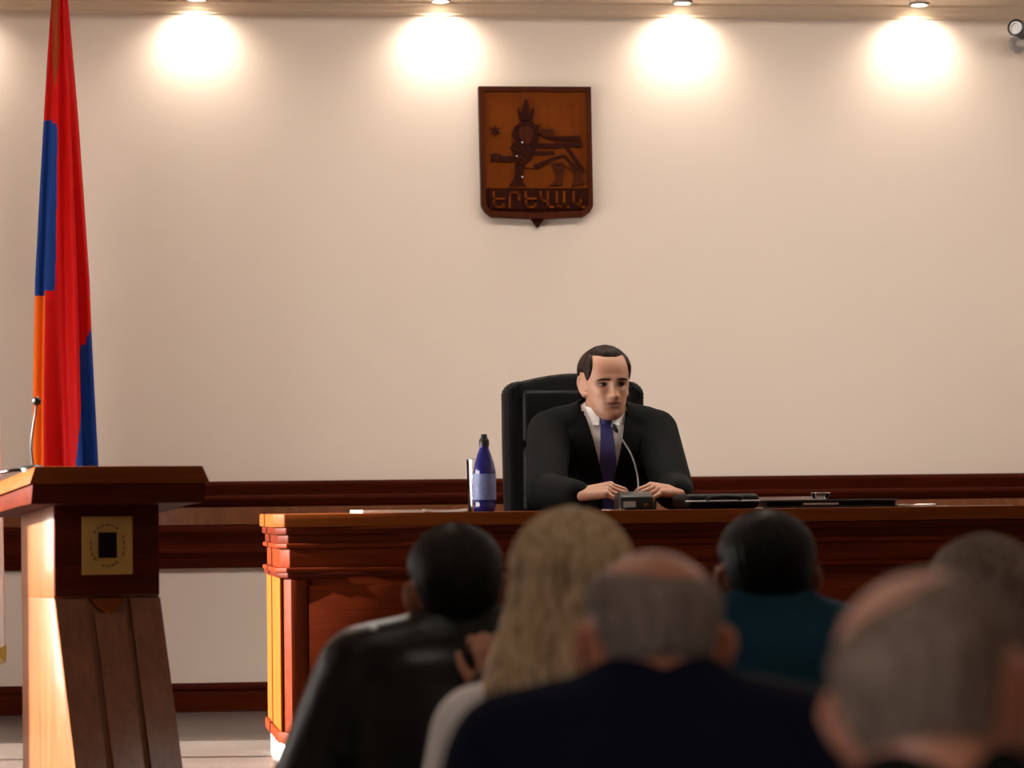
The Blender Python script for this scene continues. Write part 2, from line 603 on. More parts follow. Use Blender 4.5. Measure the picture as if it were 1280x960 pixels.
# ------------------------------------------------------------------ wall emblem
def build_emblem():
    yw = Y_WALL
    c = on_y(669, 192, yw)
    root = tag(empty('wall_emblem', (c.x, yw, c.z)), 'brown carved wooden shield with a lion and lettering hung on the cream wall', 'emblem')
    k = (on_y(739, 192, yw) - on_y(599, 192, yw)).length / 140.0      # metres per pixel at the wall
    X = lambda px: (px - 669) * k
    Z = lambda py: (192 - py) * k
    P = lambda pts: [(X(a), Z(b)) for a, b in pts]
    outline = [(598, 110), (738, 110), (739, 258), (735, 266), (726, 272), (678, 274), (674, 280), (670, 285), (666, 280), (662, 274), (613, 272), (605, 266), (600, 258)]
    prism('backboard', P(outline), 'y', -.028, 0, 'carved_d', root, 0.003)
    field = [(604, 116), (732, 116), (733, 236), (605, 236)]
    prism('field', P(field), 'y', -.031, -.02, 'carved', root)
    # frame mouldings
    for nm, pts in (('frame_side', [(598, 110), (604, 115), (606, 257), (600, 258)]), ('frame_side', [(738, 110), (732, 115), (733, 257), (739, 258)]),
                    ('frame_top', [(598, 110), (738, 110), (732, 116), (604, 116)]),
                    ('frame_bottom', [(600, 258), (606, 257), (612, 264), (668, 267), (726, 264), (733, 257), (739, 258), (735, 266), (726, 272), (669, 274), (613, 272), (605, 266)])):
        prism(nm, P(pts), 'y', -.040, -.02, 'carved_m', root)

    def relief(name, pts, d=.008, mat='carved_m'):
        return prism(name, P(pts), 'y', -.031 - d, -.028, mat, root)
    # lion: body, mane, head, legs, tail, crown, sceptre
    relief('lion_body', [(641, 184), (662, 186), (690, 190), (702, 186), (712, 182), (722, 190), (726, 200), (722, 212), (712, 214), (700, 204), (684, 206), (668, 212), (652, 210), (642, 200)], .007, 'carved')
    relief('mane', [(642, 160), (652, 152), (664, 154), (672, 162), (672, 176), (668, 190), (662, 202), (652, 210), (645, 204), (640, 192), (636, 186), (642, 178), (638, 170)], .012, 'carved_d')
    relief('lion_face', [(650, 160), (662, 160), (666, 168), (662, 178), (656, 182), (650, 176), (647, 168)], .015, 'carved_m')
    relief('crown', [(648, 150), (646, 136), (651, 144), (655, 126), (658, 126), (661, 144), (666, 136), (664, 150), (660, 154), (652, 154)], .012, 'carved_d')
    relief('raised_paw', [(612, 194), (620, 193), (628, 197), (642, 196), (644, 202), (630, 204), (618, 202), (612, 204)], .010, 'carved_d')
    relief('front_leg', [(643, 204), (655, 206), (652, 218), (650, 228), (656, 233), (634, 234), (640, 226), (642, 216)], .010, 'carved_d')
    relief('hind_leg', [(688, 204), (702, 204), (704, 214), (700, 224), (702, 232), (684, 233), (692, 228), (694, 220), (690, 212)], .010, 'carved_m')
    relief('hind_leg', [(708, 208), (722, 204), (728, 216), (724, 224), (730, 230), (712, 234), (716, 226), (716, 218)], .010, 'carved_m')
    relief('flank_line', [(704, 186), (708, 184), (724, 206), (730, 214), (726, 216), (718, 206)], .012, 'carved_d')
    relief('belly_line', [(664, 208), (688, 198), (704, 194), (722, 214), (719, 215), (703, 198), (690, 202), (668, 213)], .012, 'carved_d')
    relief('banner', [(676, 172), (684, 168), (692, 172), (724, 171), (724, 177), (690, 177), (684, 175)], .010, 'carved_d')
    relief('banner', [(668, 181), (700, 180), (726, 179), (726, 185), (700, 186), (668, 187)], .010, 'carved_d')
    relief('banner', [(662, 191), (690, 190), (692, 195), (662, 196)], .011, 'carved_d')
    # tufts of the mane, ribs of the body and the sceptre head
    for a, b, c, d in ((640, 168, 647, 172), (637, 178, 646, 181), (637, 187, 647, 190), (641, 197, 650, 199), (645, 206, 655, 204), (668, 160, 675, 157), (670, 168, 677, 168),
                       (650, 186, 656, 194), (656, 184, 662, 192), (648, 196, 655, 203), (616, 196, 616, 203), (620, 195, 620, 203), (694, 207, 700, 207), (694, 214, 701, 215), (712, 212, 720, 210)):
        p0, p1 = Vector((X(a), -.044, Z(b))), Vector((X(c), -.044, Z(d)))
        tube('carved_stroke', [p0, (p0 + p1) / 2 + Vector((0, -.002, 0)), p1], [.0015, .0032, .0015], 'carved_m', root, 6)
    relief('sceptre_head', [(676, 163), (690, 163), (692, 168), (690, 172), (678, 172), (675, 168)], .013, 'carved_m')
    star = []
    for i in range(12):
        r_ = 8 if i % 2 == 0 else 3
        a = math.pi * i / 6
        star.append((618 + r_ * math.sin(a), 165 - r_ * math.cos(a)))
    relief('star', star, .008, 'carved_d')
    # band with the raised lettering
    prism('letter_band', P([(610, 238), (732, 238), (732, 262), (610, 262)]), 'y', -.033, -.02, 'carved_d', root)
    strokes = {
        'E': [[(.12, 1), (.12, .22), (.30, 0), (.90, 0), (.90, .16)], [(.12, .56), (.92, .56)]],
        'R': [[(.12, 0), (.12, .80), (.30, 1), (.70, 1), (.88, .80), (.88, .50)]],
        'V': [[(.05, 1), (.05, .62), (.20, .42), (.62, .42)], [(.62, 1), (.62, 0), (1, 0)]],
        'A': [[(.05, 1), (.05, .22), (.22, 0), (.50, 0), (.66, .22)], [(.66, 1), (.66, .10), (.78, 0), (1, 0)]],
        'N': [[(.12, 1), (.12, .36), (.28, .20), (.70, .20)], [(.70, .46), (.70, 0), (.98, 0)]],
    }
    cw = 119 / 6.0
    for n_, ch_ in enumerate('EREVAN'):
        bm = bmesh.new()
        for line in strokes[ch_]:
            q = [(X(612 + n_ * cw + 1.5 + a * (cw - 4.5)), Z(259.5 - b * 18.5)) for a, b in line]
            for (xa, za), (xb, zb_) in zip(q, q[1:]):
                d = Vector((xb - xa, zb_ - za))
                L = d.length
                d /= L
                h = .0044
                nrm_ = Vector((-d.y, d.x)) * h
                pts = [Vector((xa, za)) - d * h * .9 + nrm_, Vector((xa, za)) - d * h * .9 - nrm_, Vector((xb, zb_)) + d * h * .9 - nrm_, Vector((xb, zb_)) + d * h * .9 + nrm_]
                lo = [bm.verts.new((p.x, -.030, p.y)) for p in pts]
                hi = [bm.verts.new((p.x, -.041, p.y)) for p in pts]
                bm.faces.new(hi)
                for k_ in range(4):
                    bm.faces.new([lo[k_], lo[(k_ + 1) % 4], hi[(k_ + 1) % 4], hi[k_]])
        link('letter', from_bm(bm, 'letter'), 'carved', root)
    for a, b in ((651, 180), (644, 197), (651, 223)):
        o = lathe('brass_stud', [(0, .006), (.003, .005), (.004, 0)], 'steel', root, (X(a), -.045, Z(b)), 10, False)
        o.rotation_euler = (R(90), 0, 0)


build_emblem()

# ------------------------------------------------------------------ security camera near the top right
def build_cctv():
    c = on_y(1276, 41, Y_WALL - .12)
    root = tag(empty('security_camera', (c.x, Y_WALL, c.z)), 'small dark security camera with a grey base high on the cream wall', 'camera')
    o = lathe('wall_mount', [(.0, 0), (.035, 0), (.035, .012), (.028, .018), (0, .018)], 'grey', root, (0.02, 0, -.03), 24, False)
    o.rotation_euler = (R(90), 0, 0)
    tube('arm', [(0.02, -.015, -.03), (0.02, -.06, -.03), (0.015, -.09, -.01)], .012, 'grey', root)
    h = lathe('housing', [(0, .06), (.026, .06), (.030, .055), (.030, -.05), (.034, -.052), (.034, -.068), (.028, -.070), (.026, -.062)], 'black', root, (0, -.13, .005), 28, False)
    h.rotation_euler = (R(-95), 0, R(-35))
    h2 = lathe('lens_ring', [(.0255, -.060), (.0255, -.069), (.020, -.069), (.018, -.062), (0, -.062)], 'steel', h, (0, 0, 0), 28, False)
    b = lathe('sensor_dome', [(0, 0), (.022, 0), (.024, -.008), (.022, -.022), (.012, -.032), (0, -.034)], 'grey', root, (0.022, -.10, -.02), 20, False)


build_cctv()

# ------------------------------------------------------------------ presidium desk
DT = DAIS + 0.752                                    # height of the desk top
p_fl = on_z(355, 960.5, DAIS)
YD = p_fl.y                                          # front plane of the desk
XD0 = on_y(334, 800, YD + 0.70).x                    # left end
XD1 = on_y(1296, 700, YD).x                          # right end
DD = 0.78                                            # depth
desk = tag(empty('presidium_desk', ((XD0 + XD1) / 2, YD + DD / 2, DAIS)), 'long dark red wooden desk with mouldings and chamfered corners on the dais', 'desk')
W2 = (XD1 - XD0) / 2
D2 = DD / 2


def plan(off, ch=0.045, sx=1, sy=1):
    """plan outline of the desk grown by off, with chamfered front corners"""
    a, b = W2 + off, D2 + off
    c = ch + off * 0.4
    d = c * 0.62
    return [(-a, b), (-a, -b + c), (-a + d, -b), (a - d, -b), (a, -b + c), (a, b)]


def layer(name, off, z0, z1, mat, bevel=0.002, solid=False):
    o = plan(off)
    if not solid:                                     # front and two ends, open at the back
        t = .05 + off
        i = plan(-.05)
        o = o + i[::-1]
    return prism(name, o, 'z', z0, z1, mat, desk, bevel)


layer('plinth', -.012, 0.0, .072, 'plinth')
layer('base_moulding', .004, .072, .105, 'wood')
layer('carcass', -.012, .105, .62, 'wood')
# raised stiles, rails and panels of the front
def frontbox(name, x0, x1, z0, z1, d0, d1, mat, bevel=.003):
    return box(name, x0, x1, -D2 + .012 - d1, -D2 + .012 - d0, z0, z1, mat, desk, bevel)


frontbox('stile', -W2 + .035, -W2 + .085, .105, .555, -.002, .010, 'wood_v')
frontbox('stile', W2 - .085, W2 - .035, .105, .555, -.002, .010, 'wood_v')
frontbox('bottom_rail', -W2 + .085, W2 - .085, .105, .165, -.002, .010, 'wood')
for k in (-1, 0, 1):
    wp = (2 * W2 - .24) / 3
    frontbox('front_panel', k * (wp + .035) - wp / 2, k * (wp + .035) + wp / 2, .185, .54, -.002, .006, 'wood', .004)
for s_ in (-1, 1):
    a_ = W2 - .013
    box('end_lit_panel', min(s_ * a_, s_ * (a_ + .008)), max(s_ * a_, s_ * (a_ + .008)), -D2 + .045, D2 + .01, .105, .562, 'end_lit_tint', desk, .001)  # thin boards added to carry the painted sunlit tone of the ends
layer('lower_moulding', .008, .578, .592, 'wood', .003)
layer('lower_moulding', .003, .562, .578, 'wood_d', .003)
layer('frieze', -.006, .592, .650, 'wood')
layer('upper_moulding', .007, .650, .664, 'wood', .003)
layer('cove', .000, .664, .690, 'wood_d', .002)
layer('cove', .009, .690, .712, 'wood_d', .004)
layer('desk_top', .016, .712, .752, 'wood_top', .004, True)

# ------------------------------------------------------------------ things on the desk
def desk_pt(px, py_unused, back):
    """x,y on the desk top under image column px, 'back' metres behind the front edge"""
    p = on_y(px, 640, YD + back)
    return p.x, p.y


def build_bottle():
    x, y = desk_pt(606, 0, .13)
    root = tag(empty('water_bottle', (x, y, DT)), 'blue plastic water bottle with a dark cap standing on the desk', 'bottle')
    lathe('bottle_body', [(0, 0), (.030, 0), (.034, .005), (.0345, .02), (.033, .026), (.0345, .032), (.0345, .118), (.033, .128), (.030, .142), (.0285, .150), (.026, .156),
                          (.022, .172), (.0165, .186), (.0145, .192), (.014, .200), (0, .200)], 'bottle', root, closed=False)
    lathe('label', [(.0350, .036), (.0353, .040), (.0353, .110), (.0350, .114)], 'bottlelabel', root, closed=False)
    lathe('cap', [(0, .198), (.0155, .198), (.0158, .203), (.0155, .216), (.013, .220), (.010, .224), (.0095, .234), (0, .236)], 'cap', root, closed=False, seg=24)
    x, y = desk_pt(597, 0, .22)
    g = tag(empty('drinking_glass', (x, y, DT)), 'tall clear drinking glass half hidden by the blue bottle', 'glass')
    lathe('tumbler', [(0, 0), (.027, 0), (.028, .004), (.033, .160), (.0315, .160), (.0265, .012), (0, .010)], 'glass', g, closed=False)
    lathe('rim', [(.0315, .159), (.0322, .162), (.0330, .159)], 'steel', g, closed=False)


build_bottle()


def sheet(name, px, back, w_, d_, rz, label, mat='paper', th=.0015, z=0.0, group=None, cat='paper', curl=0.0):
    x, y = desk_pt(px, 0, back)
    n = 10
    v, f = [], []
    for lay in (0, 1):
        for j in range(2):
            for i in range(n + 1):
                u = i / n - .5
                v.append((u * w_, (j - .5) * d_, lay * th + curl * (abs(u) * 2) ** 3))
    q = 2 * (n + 1)
    for i in range(n):
        f.append([i, i + 1, n + 1 + i + 1, n + 1 + i][::-1])
        f.append([q + i, q + i + 1, q + n + 1 + i + 1, q + n + 1 + i])
        f.append([i, i + 1, q + i + 1, q + i])
        f.append([n + 1 + i, q + n + 1 + i, q + n + 2 + i, n + 2 + i])
    f.append([0, q, q + n + 1, n + 1])
    f.append([n, n + n + 1, q + n + n + 1, q + n])
    o = link(name, pyd(name, v, f), mat)
    o.location = (x, y, DT + z)
    o.rotation_euler = (0, 0, rz)
    return tag(o, label, cat, group)


sheet('paper_sheet', 484, .24, .19, .28, R(3), 'white paper sheets lying at the desk end away from the bottle', th=.008)
sheet('paper_sheet', 556, .22, .13, .20, R(-4), 'white paper sheets lying on the desk beside the blue bottle', th=.007, curl=.003)
sheet('paper_sheet', 767, .10, .05, .08, R(8), 'small white note in front of the microphone on the desk', th=.002)
sheet('paper_sheet', 962, .60, .30, .21, R(3), 'stack of white documents lying behind the flat black folder', th=.036)
sheet('paper_sheet', 1139, .27, .10, .20, R(3), 'white paper sheet sticking out beside the flat black folder', th=.006, curl=.003)
sheet('paper_sheet', 1208, .20, .21, .28, R(3), 'greyish paper sheet on the bare end of the desk', mat='papergrey', th=.002)
sheet('paper_sheet', 943, .10, .045, .07, R(-5), 'small white card in front of the black case on the desk', th=.004)


def build_case():
    # soft black zip case
    x, y = desk_pt(893, 0, .15)
    root = tag(empty('document_case', (x, y, DT), R(3)), 'soft black zipped document case lying beside the seated man', 'case')
    bm = bmesh.new()
    box_bm(bm, -.115, .115, -.12, .09, 0, .046, .018, 4)
    me = smooth(from_bm(bm, 'case_body'))
    link('case_body', me, 'leather', root)
    tube('zip', [(-.116, -.11, .024), (-.105, -.122, .024), (.105, -.122, .024), (.116, -.11, .024)], .0025, 'grey', root, 6)
    tube('handle', spline([(-.05, -.118, .03), (-.045, -.15, .034), (0, -.16, .036), (.045, -.15, .034), (.05, -.118, .03)]), .006, 'leather', root)
    # flat black folder
    x, y = desk_pt(1029, 0, .30)
    root = tag(empty('flat_folder', (x, y, DT), R(-2)), 'wide flat black folder lying closed on the desk', 'folder')
    box('lower_cover', -.205, .205, -.15, .15, 0, .006, 'black', root, .002)
    box('page_block', -.195, .200, -.143, .143, .006, .018, 'blackcloth', root, .001)
    box('upper_cover', -.205, .205, -.15, .15, .018, .025, 'black', root, .002)
    box('spine', -.209, -.203, -.15, .15, 0, .025, 'black', root, .002)
    box('name_strip', -.09, .02, -.1515, -.1495, .009, .015, 'papergrey', root)
    # small glass dish on the folder
    x, y = desk_pt(1026, 0, .42)
    root = tag(empty('glass_dish', (x, y, DT + .0255)), 'small clear glass dish standing on the flat black folder', 'dish')
    lathe('bowl', [(0, 0), (.020, 0), (.026, .006), (.030, .020), (.0285, .021), (.023, .008), (0, .005)], 'glass', root, closed=False)
    lathe('rim', [(.0283, .0205), (.0293, .0225), (.0303, .0205)], 'steel', root, closed=False)
    lathe('foot', [(.014, 0), (.021, 0), (.021, .004), (.014, .004)], 'grey', root, closed=False)


build_case()


def build_desk_mic():
    x, y = desk_pt(792, 0, .16)
    root = tag(empty('desk_microphone', (x, y, DT)), 'black conference microphone console with a thin gooseneck in front of the seated man', 'microphone')
    pr = [(-.07, 0), (.07, 0), (.07, .030), (.045, .052), (-.02, .056), (-.07, .040)]
    prism('console', pr, 'x', -.050, .050, 'black', root, .004)
    box('speaker_grille', -.042, -.005, -.0715, -.069, .008, .026, 'grey', root)
    box('button', .02, .035, -.0725, -.069, .010, .020, 'golddark', root, .001)
    b0 = Vector((0.020, .03, .05))
    tip = on_y(771, 539, YD + .22)
    t = Vector((tip.x - x, tip.y - y, tip.z - DT))
    m1 = on_y(797, 596, YD + .22)
    m1 = Vector((m1.x - x, m1.y - y, m1.z - DT))
    m2 = on_y(789, 568, YD + .22)
    m2 = Vector((m2.x - x, m2.y - y, m2.z - DT))
    pts = spline([b0, m1, m2, t])
    tube('gooseneck', pts, .0024, 'grey', root, 8)
    d = (t - m2).normalized()
    tube('capsule', [t - d * .004, t, t + d * .010, t + d * .022, t + d * .026], [.004, .006, .007, .007, .004], 'black', root)
    return root


build_desk_mic()

# ------------------------------------------------------------------ lectern
def build_lectern():
    c = at(133, 640, 9.02)                         # middle of the column's front face
    rz = R(18)
    root = tag(empty('lectern', (c.x, c.y, STEP), rz), 'wooden lectern with a slanted front and gold plaque standing before the flag', 'lectern')
    w = .150
    ztop = 1.037
    d = .30
    # column, local front is -Y; the front face of the upper block is y = 0
    prism('column_head', [(0, .683), (0, ztop - .10), (d, ztop - .10), (d, .683)], 'x', -w, w, 'lectern', root, .002)
    box('head_panel', -w + .002, w - .002, -.006, .002, .688, ztop - .105, 'wood_d', root, .001)
    prism('column', [(-.235, .06), (.004, .683), (d, .683), (d, .06)], 'x', -w + .001, w - .001, 'lectern', root, .002)
    # raised tongue and grooves of the slanted front
    nrm = Vector((0, -(.683 - .06), .0)) + Vector((0, 0, -.239))
    nrm = Vector((0, -.623, .239)).normalized()
    a0, a1 = Vector((0, .004, .683)), Vector((0, -.235, .06))

    def slat(name, x0, x1, t0, t1, h, mat, point=0.0):
        A, B = a0.lerp(a1, t0), a0.lerp(a1, t1)
        xm = (x0 + x1) / 2
        top = [(x0, 0), (xm, point), (x1, 0)] if point else [(x0, 0), (x1, 0)]
        base = [Vector((x, *(A + (a1 - a0) * p)[1:])) for x, p in top] + [Vector((x1, B.y, B.z)), Vector((x0, B.y, B.z))]
        n = len(base)
        v = [q - nrm * .002 for q in base] + [q + nrm * h for q in base]
        f = [list(range(n))[::-1], list(range(n, 2 * n))] + [[i, (i + 1) % n, n + (i + 1) % n, n + i] for i in range(n)]
        bm = bmesh.new()
        bv = [bm.verts.new(q) for q in v]
        for q in f:
            bm.faces.new([bv[i] for i in q])
        link(name, from_bm(bm, name), mat, root)
    slat('front_slat', -.149, -.062, .012, .985, .010, 'lectern')
    slat('front_slat', -.042, .042, .075, .985, .012, 'lectern')
    slat('front_slat', .062, .149, .012, .985, .010, 'lectern')
    slat('front_wedge', -.050, .050, .012, .016, .014, 'wood_top', .075)
    # desk part: cove under a thick slab that slopes down towards the speaker
    zf = ztop
    prism('cove', [(-.105, zf - .100), (-.120, zf - .046), (.38, zf - .095), (.36, zf - .135), (.0, zf - .105)], 'x', -w - .094, w + .094, 'wood_d', root, .002)  # darker wood, the shade under the slab put into its colour
    v, f = [], []
    for (x, ins) in ((-w - .104, 0), (w + .104, 0)):
        pass
    X = w + .104
    lo = [(-X, -.125, zf - .046), (X, -.125, zf - .046), (X, .40, zf - .097), (-X, .40, zf - .097)]
    i_ = .018
    hi = [(-X + i_, -.118, zf), (X - i_, -.118, zf), (X - i_, .39, zf - .055), (-X + i_, .39, zf - .055)]
    bm = bmesh.new()
    bv = [bm.verts.new(q) for q in lo + hi]
    for q in ([0, 1, 2, 3], [4, 5, 6, 7], [0, 1, 5, 4], [1, 2, 6, 5], [2, 3, 7, 6], [3, 0, 4, 7]):
        bm.faces.new([bv[i] for i in q])
    bmesh.ops.recalc_face_normals(bm, faces=bm.faces)
    bmesh.ops.bevel(bm, geom=list(bm.edges), offset=.003, segments=2, affect='EDGES', profile=.5)
    link('reading_slab', smooth(from_bm(bm, 'reading_slab'), R(40)), 'wood_top', root)
    box('foot', -w - .05, w + .05, -.27, d + .04, 0, .06, 'wood', root, .006)
    # gold plaque with a dark centre and a ring of marks
    k = 1 / (456 * math.cos(rz))
    pc = ((132.5 - 133) * k, ztop - .10 - (684 - 632) / 456.0)
    hw, hh = 31 * k, 36 / 456.0
    pl = box('plaque', pc[0] - hw, pc[0] + hw, -.011, -.005, pc[1] - hh, pc[1] + hh, 'gold', root, .0015)
    box('plaque_centre', pc[0] - .026, pc[0] + .026, -.0135, -.008, pc[1] - .034, pc[1] + .036, 'screen', pl)
    for i in range(22):
        a = 2 * math.pi * i / 22
        if i % 5 == 3:
            continue
        o = box('plaque_mark', -.0045, .0045, -.0012, .001, -.0022, .0022, 'golddark', pl)
        o.location = (pc[0] + .048 * math.sin(a), -.0112, pc[1] + .056 * math.cos(a))
        o.rotation_euler = (0, a, 0)
    # microphone on the slab
    mic = tag(empty('lectern_microphone', (0, 0, 0)), 'small gooseneck microphone standing on the lectern slab', 'microphone')
    M = Matrix.Translation(root.location) @ Matrix.Rotation(rz, 4, 'Z')
    b = M @ Vector((-.175, .10, zf - .010))
    # base sits on the slope
    mic.location = b
    tip = on_y(46, 503, b.y)
    n = Vector((tip.x - b.x, 0, tip.z - b.z))
    lathe('base', [(0, -.004), (.036, -.004), (.036, .008), (.030, .014), (.010, .018), (0, .018)], 'black', mic, closed=False)
    tube('gooseneck', spline([(0, 0, .012), (n.x * .3 - .008, 0, n.z * .4), (n.x - .004, 0, n.z * .85), (n.x, -.006, n.z)]), .003, 'black', mic, 8)
    tube('capsule', [(n.x, .004, n.z - .004), (n.x, 0, n.z), (n.x, -.014, n.z + .002), (n.x, -.030, n.z + .003), (n.x, -.036, n.z + .003)], [.006, .010, .012, .012, .006], 'black', mic)
    tube('cable', spline([(-.03, 0, .006), (-.06, -.02, .002), (-.085, .0, -.002)]), .005, 'black', mic, 8)


build_lectern()

# ------------------------------------------------------------------ flags
def build_flag(px_rows, depth, label, kind, zbot, top_px=-120):
    """px_rows: (row, left px, right px) silhouette of the draped cloth"""
    mid = [(r, (a + b) / 2, (b - a) / 2) for r, a, b in px_rows]
    base = at(px_rows[0][1] * .5 + px_rows[0][2] * .5, 640, depth)
    root = tag(empty('draped_flag', (base.x, base.y, DAIS)), label, 'flag')
    sc = depth / FPX
    zs, cx, hw = [], [], []
    for r, c, h in mid:
        p = on_y(c, r, base.y)
        zs.append(p.z - DAIS)
        cx.append(p.x - base.x)
        hw.append(h * sc)
    ztop = zs[0]
    zs, cx, hw = zs[::-1], cx[::-1], hw[::-1]
    NV, NU = 170, 220
    v, f = [], []
    info = []
    for j in range(NV + 1):
        t = j / NV
        z = ztop + (zbot - ztop) * t
        h = float(np.interp(z, zs, hw))
        c = float(np.interp(z, zs, cx))
        for i in range(NU):
            a = 2 * math.pi * i / NU
            amp = .24 * min(1, t * 3) + .02
            fold = 1 + amp * (math.cos(7 * a + 1.2 + 1.5 * t) * .6 + math.cos(11 * a - 2.0 * t + .5) * .35)
            fold = fold / (1 + amp * .55)
            x = c + h * 1.02 * math.cos(a) * (1 - .5 * (1 - fold) * 0) * (fold if abs(math.cos(a)) < .8 else (fold * .5 + .5))
            y = .05 + (h * .95 + .008) * math.sin(a) * (fold * 1.6 - .6)
            v.append((x, y, z + (.02 * math.sin(3 * a + 1) if j == NV else 0)))
    for j in range(NV):
        for i in range(NU):
            k = (i + 1) % NU
            f.append([j * NU + i, (j + 1) * NU + i, (j + 1) * NU + k, j * NU + k])
            a = 2 * math.pi * (i + .5) / NU
            t = (j + .5) / NV
            z = ztop + (zbot - ztop) * t
            info.append((a, z))
    me = smooth(pyd('cloth', v, f))
    if kind == 'tricolour':
        o = link('cloth', me, ['red', 'blue', 'orange'], root)
        z148, z350, z410, z582 = [on_y(70, r, base.y).z - DAIS for r in (148, 350, 410, 582)]
        ids = []
        for a, z in info:
            s = math.cos(a)              # -1 left silhouette, +1 right silhouette
            front = math.sin(a) < 0
            m = 0
            if front:
                u = (z148 - z) / (z148 - z582)
                if z350 - .02 + .04 * s < z < z148 - .05 * (s + 1) ** 2 and s < -.22 - .18 * u:
                    m = 1
                elif z <= z350 - .02 + .04 * s and s < -.58:
                    m = 2
                if z < z410:
                    b = .92 - .62 * min(1.0, ((z410 - z) / (z410 - z582)) ** .75) + .0
                    if s > b:
                        m = 1
            else:
                if s < -.3 and z < z148:
                    m = 1 if z > z350 else 2
                elif s > .2 and z < z410 + .2:
                    m = 1 if z > .6 else 2
            ids.append(m)
        me.polygons.foreach_set('material_index', ids)
    else:
        o = link('cloth', me, 'flagwhite', root)
        # gold fringe along the hem
        fr = []
        for i in range(0, NU, 2):
            p = Vector(v[NV * NU + i])
            fr.append(tube_geo([p + Vector((0, 0, .004)), p + Vector((random.uniform(-.003, .003), 0, -.06))], [.0035, .0025], 5))
        vv, ff = join_geo(fr)
        fo = link('fringe', pyd('fringe', vv, ff), 'goldfringe', root)
        fo['kind'] = 'stuff'
    tube('pole', [(0, 0.012, .03), (0, 0.012, ztop + .10)], .0125, 'pole', root, 14)
    lathe('finial', [(0, 0), (.016, .004), (.018, .012), (.008, .02), (.016, .05), (.010, .09), (0, .13)], 'gold', root, (0, 0.012, ztop + .095), 18, False)
    lathe('stand', [(0, 0), (.12, 0), (.12, .02), (.11, .03), (.05, .045), (.025, .09), (.018, .14), (0, .14)], 'wood', root, (0, .012, 0), 32, False)
    return root


fd = at(77, 640, 1).y
build_flag([(-110, 68, 79), (0, 64, 85), (75, 59, 91.5), (150, 55, 98), (350, 44, 113), (480, 41, 119), (582, 40, 124), (900, 36, 136)],
           12.0, 'draped flag of red, blue and orange on a pole behind the lectern', 'tricolour', .42)
build_flag([(-110, -56, -44), (0, -62, -38), (150, -76, -26), (350, -88, -12), (480, -92, -1), (582, -93, 4), (810, -97, 7), (960, -100, 8)],
           12.0, 'white draped flag with gold fringe beside the red, blue and orange flag', 'white', on_y(0, 806, at(-50, 640, 12).y).z - DAIS)

# ------------------------------------------------------------------ people: geometry primitives
def cap_geo(p0, r0, p1, r1, seg=16, hemi=5):
    p0, p1 = Vector(p0), Vector(p1)
    d = (p1 - p0)
    L = d.length
    d = d / L if L > 1e-6 else Vector((0, 0, 1))
    a = d.orthogonal().normalized()
    b = d.cross(a)
    v, f = [], []
    rings = []
    for k in range(hemi + 1):
        t = -math.pi / 2 + (math.pi / 2) * k / hemi
        rings.append((p0 + d * (r0 * math.sin(t)), max(r0 * math.cos(t), 1e-4)))
    for k in range(hemi + 1):
        t = (math.pi / 2) * k / hemi
        rings.append((p1 + d * (r1 * math.sin(t)), max(r1 * math.cos(t), 1e-4)))
    for c, r in rings:
        for i in range(seg):
            t = 2 * math.pi * i / seg
            v.append(c + (a * math.cos(t) + b * math.sin(t)) * r)
    for j in range(len(rings) - 1):
        for i in range(seg):
            k = (i + 1) % seg
            f.append([j * seg + i, j * seg + k, (j + 1) * seg + k, (j + 1) * seg + i])
    f.append(list(range(seg))[::-1])
    f.append([(len(rings) - 1) * seg + i for i in range(seg)])
    return v, f


def chain_geo(pts, rads):
    return join_geo([cap_geo(pts[i], rads[i], pts[i + 1], rads[i + 1]) for i in range(len(pts) - 1)])


def ell_geo(c, r, rot=None, n=16):
    v, f = cap_geo((0, 0, 0), 1, (0, 0, 1e-5), 1, n * 2, n // 2)
    m = Matrix.Translation(Vector(c)) @ (rot.to_matrix().to_4x4() if rot else Matrix.Identity(4)) @ Matrix.Diagonal((*r, 1))
    return [m @ q for q in v], f


def loft_geo(secs, seg=32, pw=2.3):
    """secs: (cx, cy, z, rx, ry)"""
    v, f = [], []
    for (cx, cy, z, rx, ry) in secs:
        for i in range(seg):
            t = 2 * math.pi * i / seg
            c, s = math.cos(t), math.sin(t)
            v.append(Vector((cx + rx * math.copysign(abs(c) ** (2 / pw), c), cy + ry * math.copysign(abs(s) ** (2 / pw), s), z)))
    for j in range(len(secs) - 1):
        for i in range(seg):
            k = (i + 1) % seg
            f.append([j * seg + i, j * seg + k, (j + 1) * seg + k, (j + 1) * seg + i])
    f.append(list(range(seg))[::-1])
    f.append([(len(secs) - 1) * seg + i for i in range(seg)])
    return v, f


def xform(geo, M):
    return [M @ Vector(q) for q in geo[0]], geo[1]


def remesh(geos, voxel, it=4, fac=0.5):
    v, f = join_geo(geos)
    me = pyd('tmp', v, f)
    o = bpy.data.objects.new('tmp', me)
    COL.objects.link(o)
    r = o.modifiers.new('r', 'REMESH')
    r.mode = 'VOXEL'
    r.voxel_size = voxel
    if it:
        s = o.modifiers.new('s', 'SMOOTH')
        s.factor = fac
        s.iterations = it
    dg = bpy.context.evaluated_depsgraph_get()
    out = bpy.data.meshes.new_from_object(o.evaluated_get(dg))
    bpy.data.objects.remove(o)
    bpy.data.meshes.remove(me)
    return smooth(out)


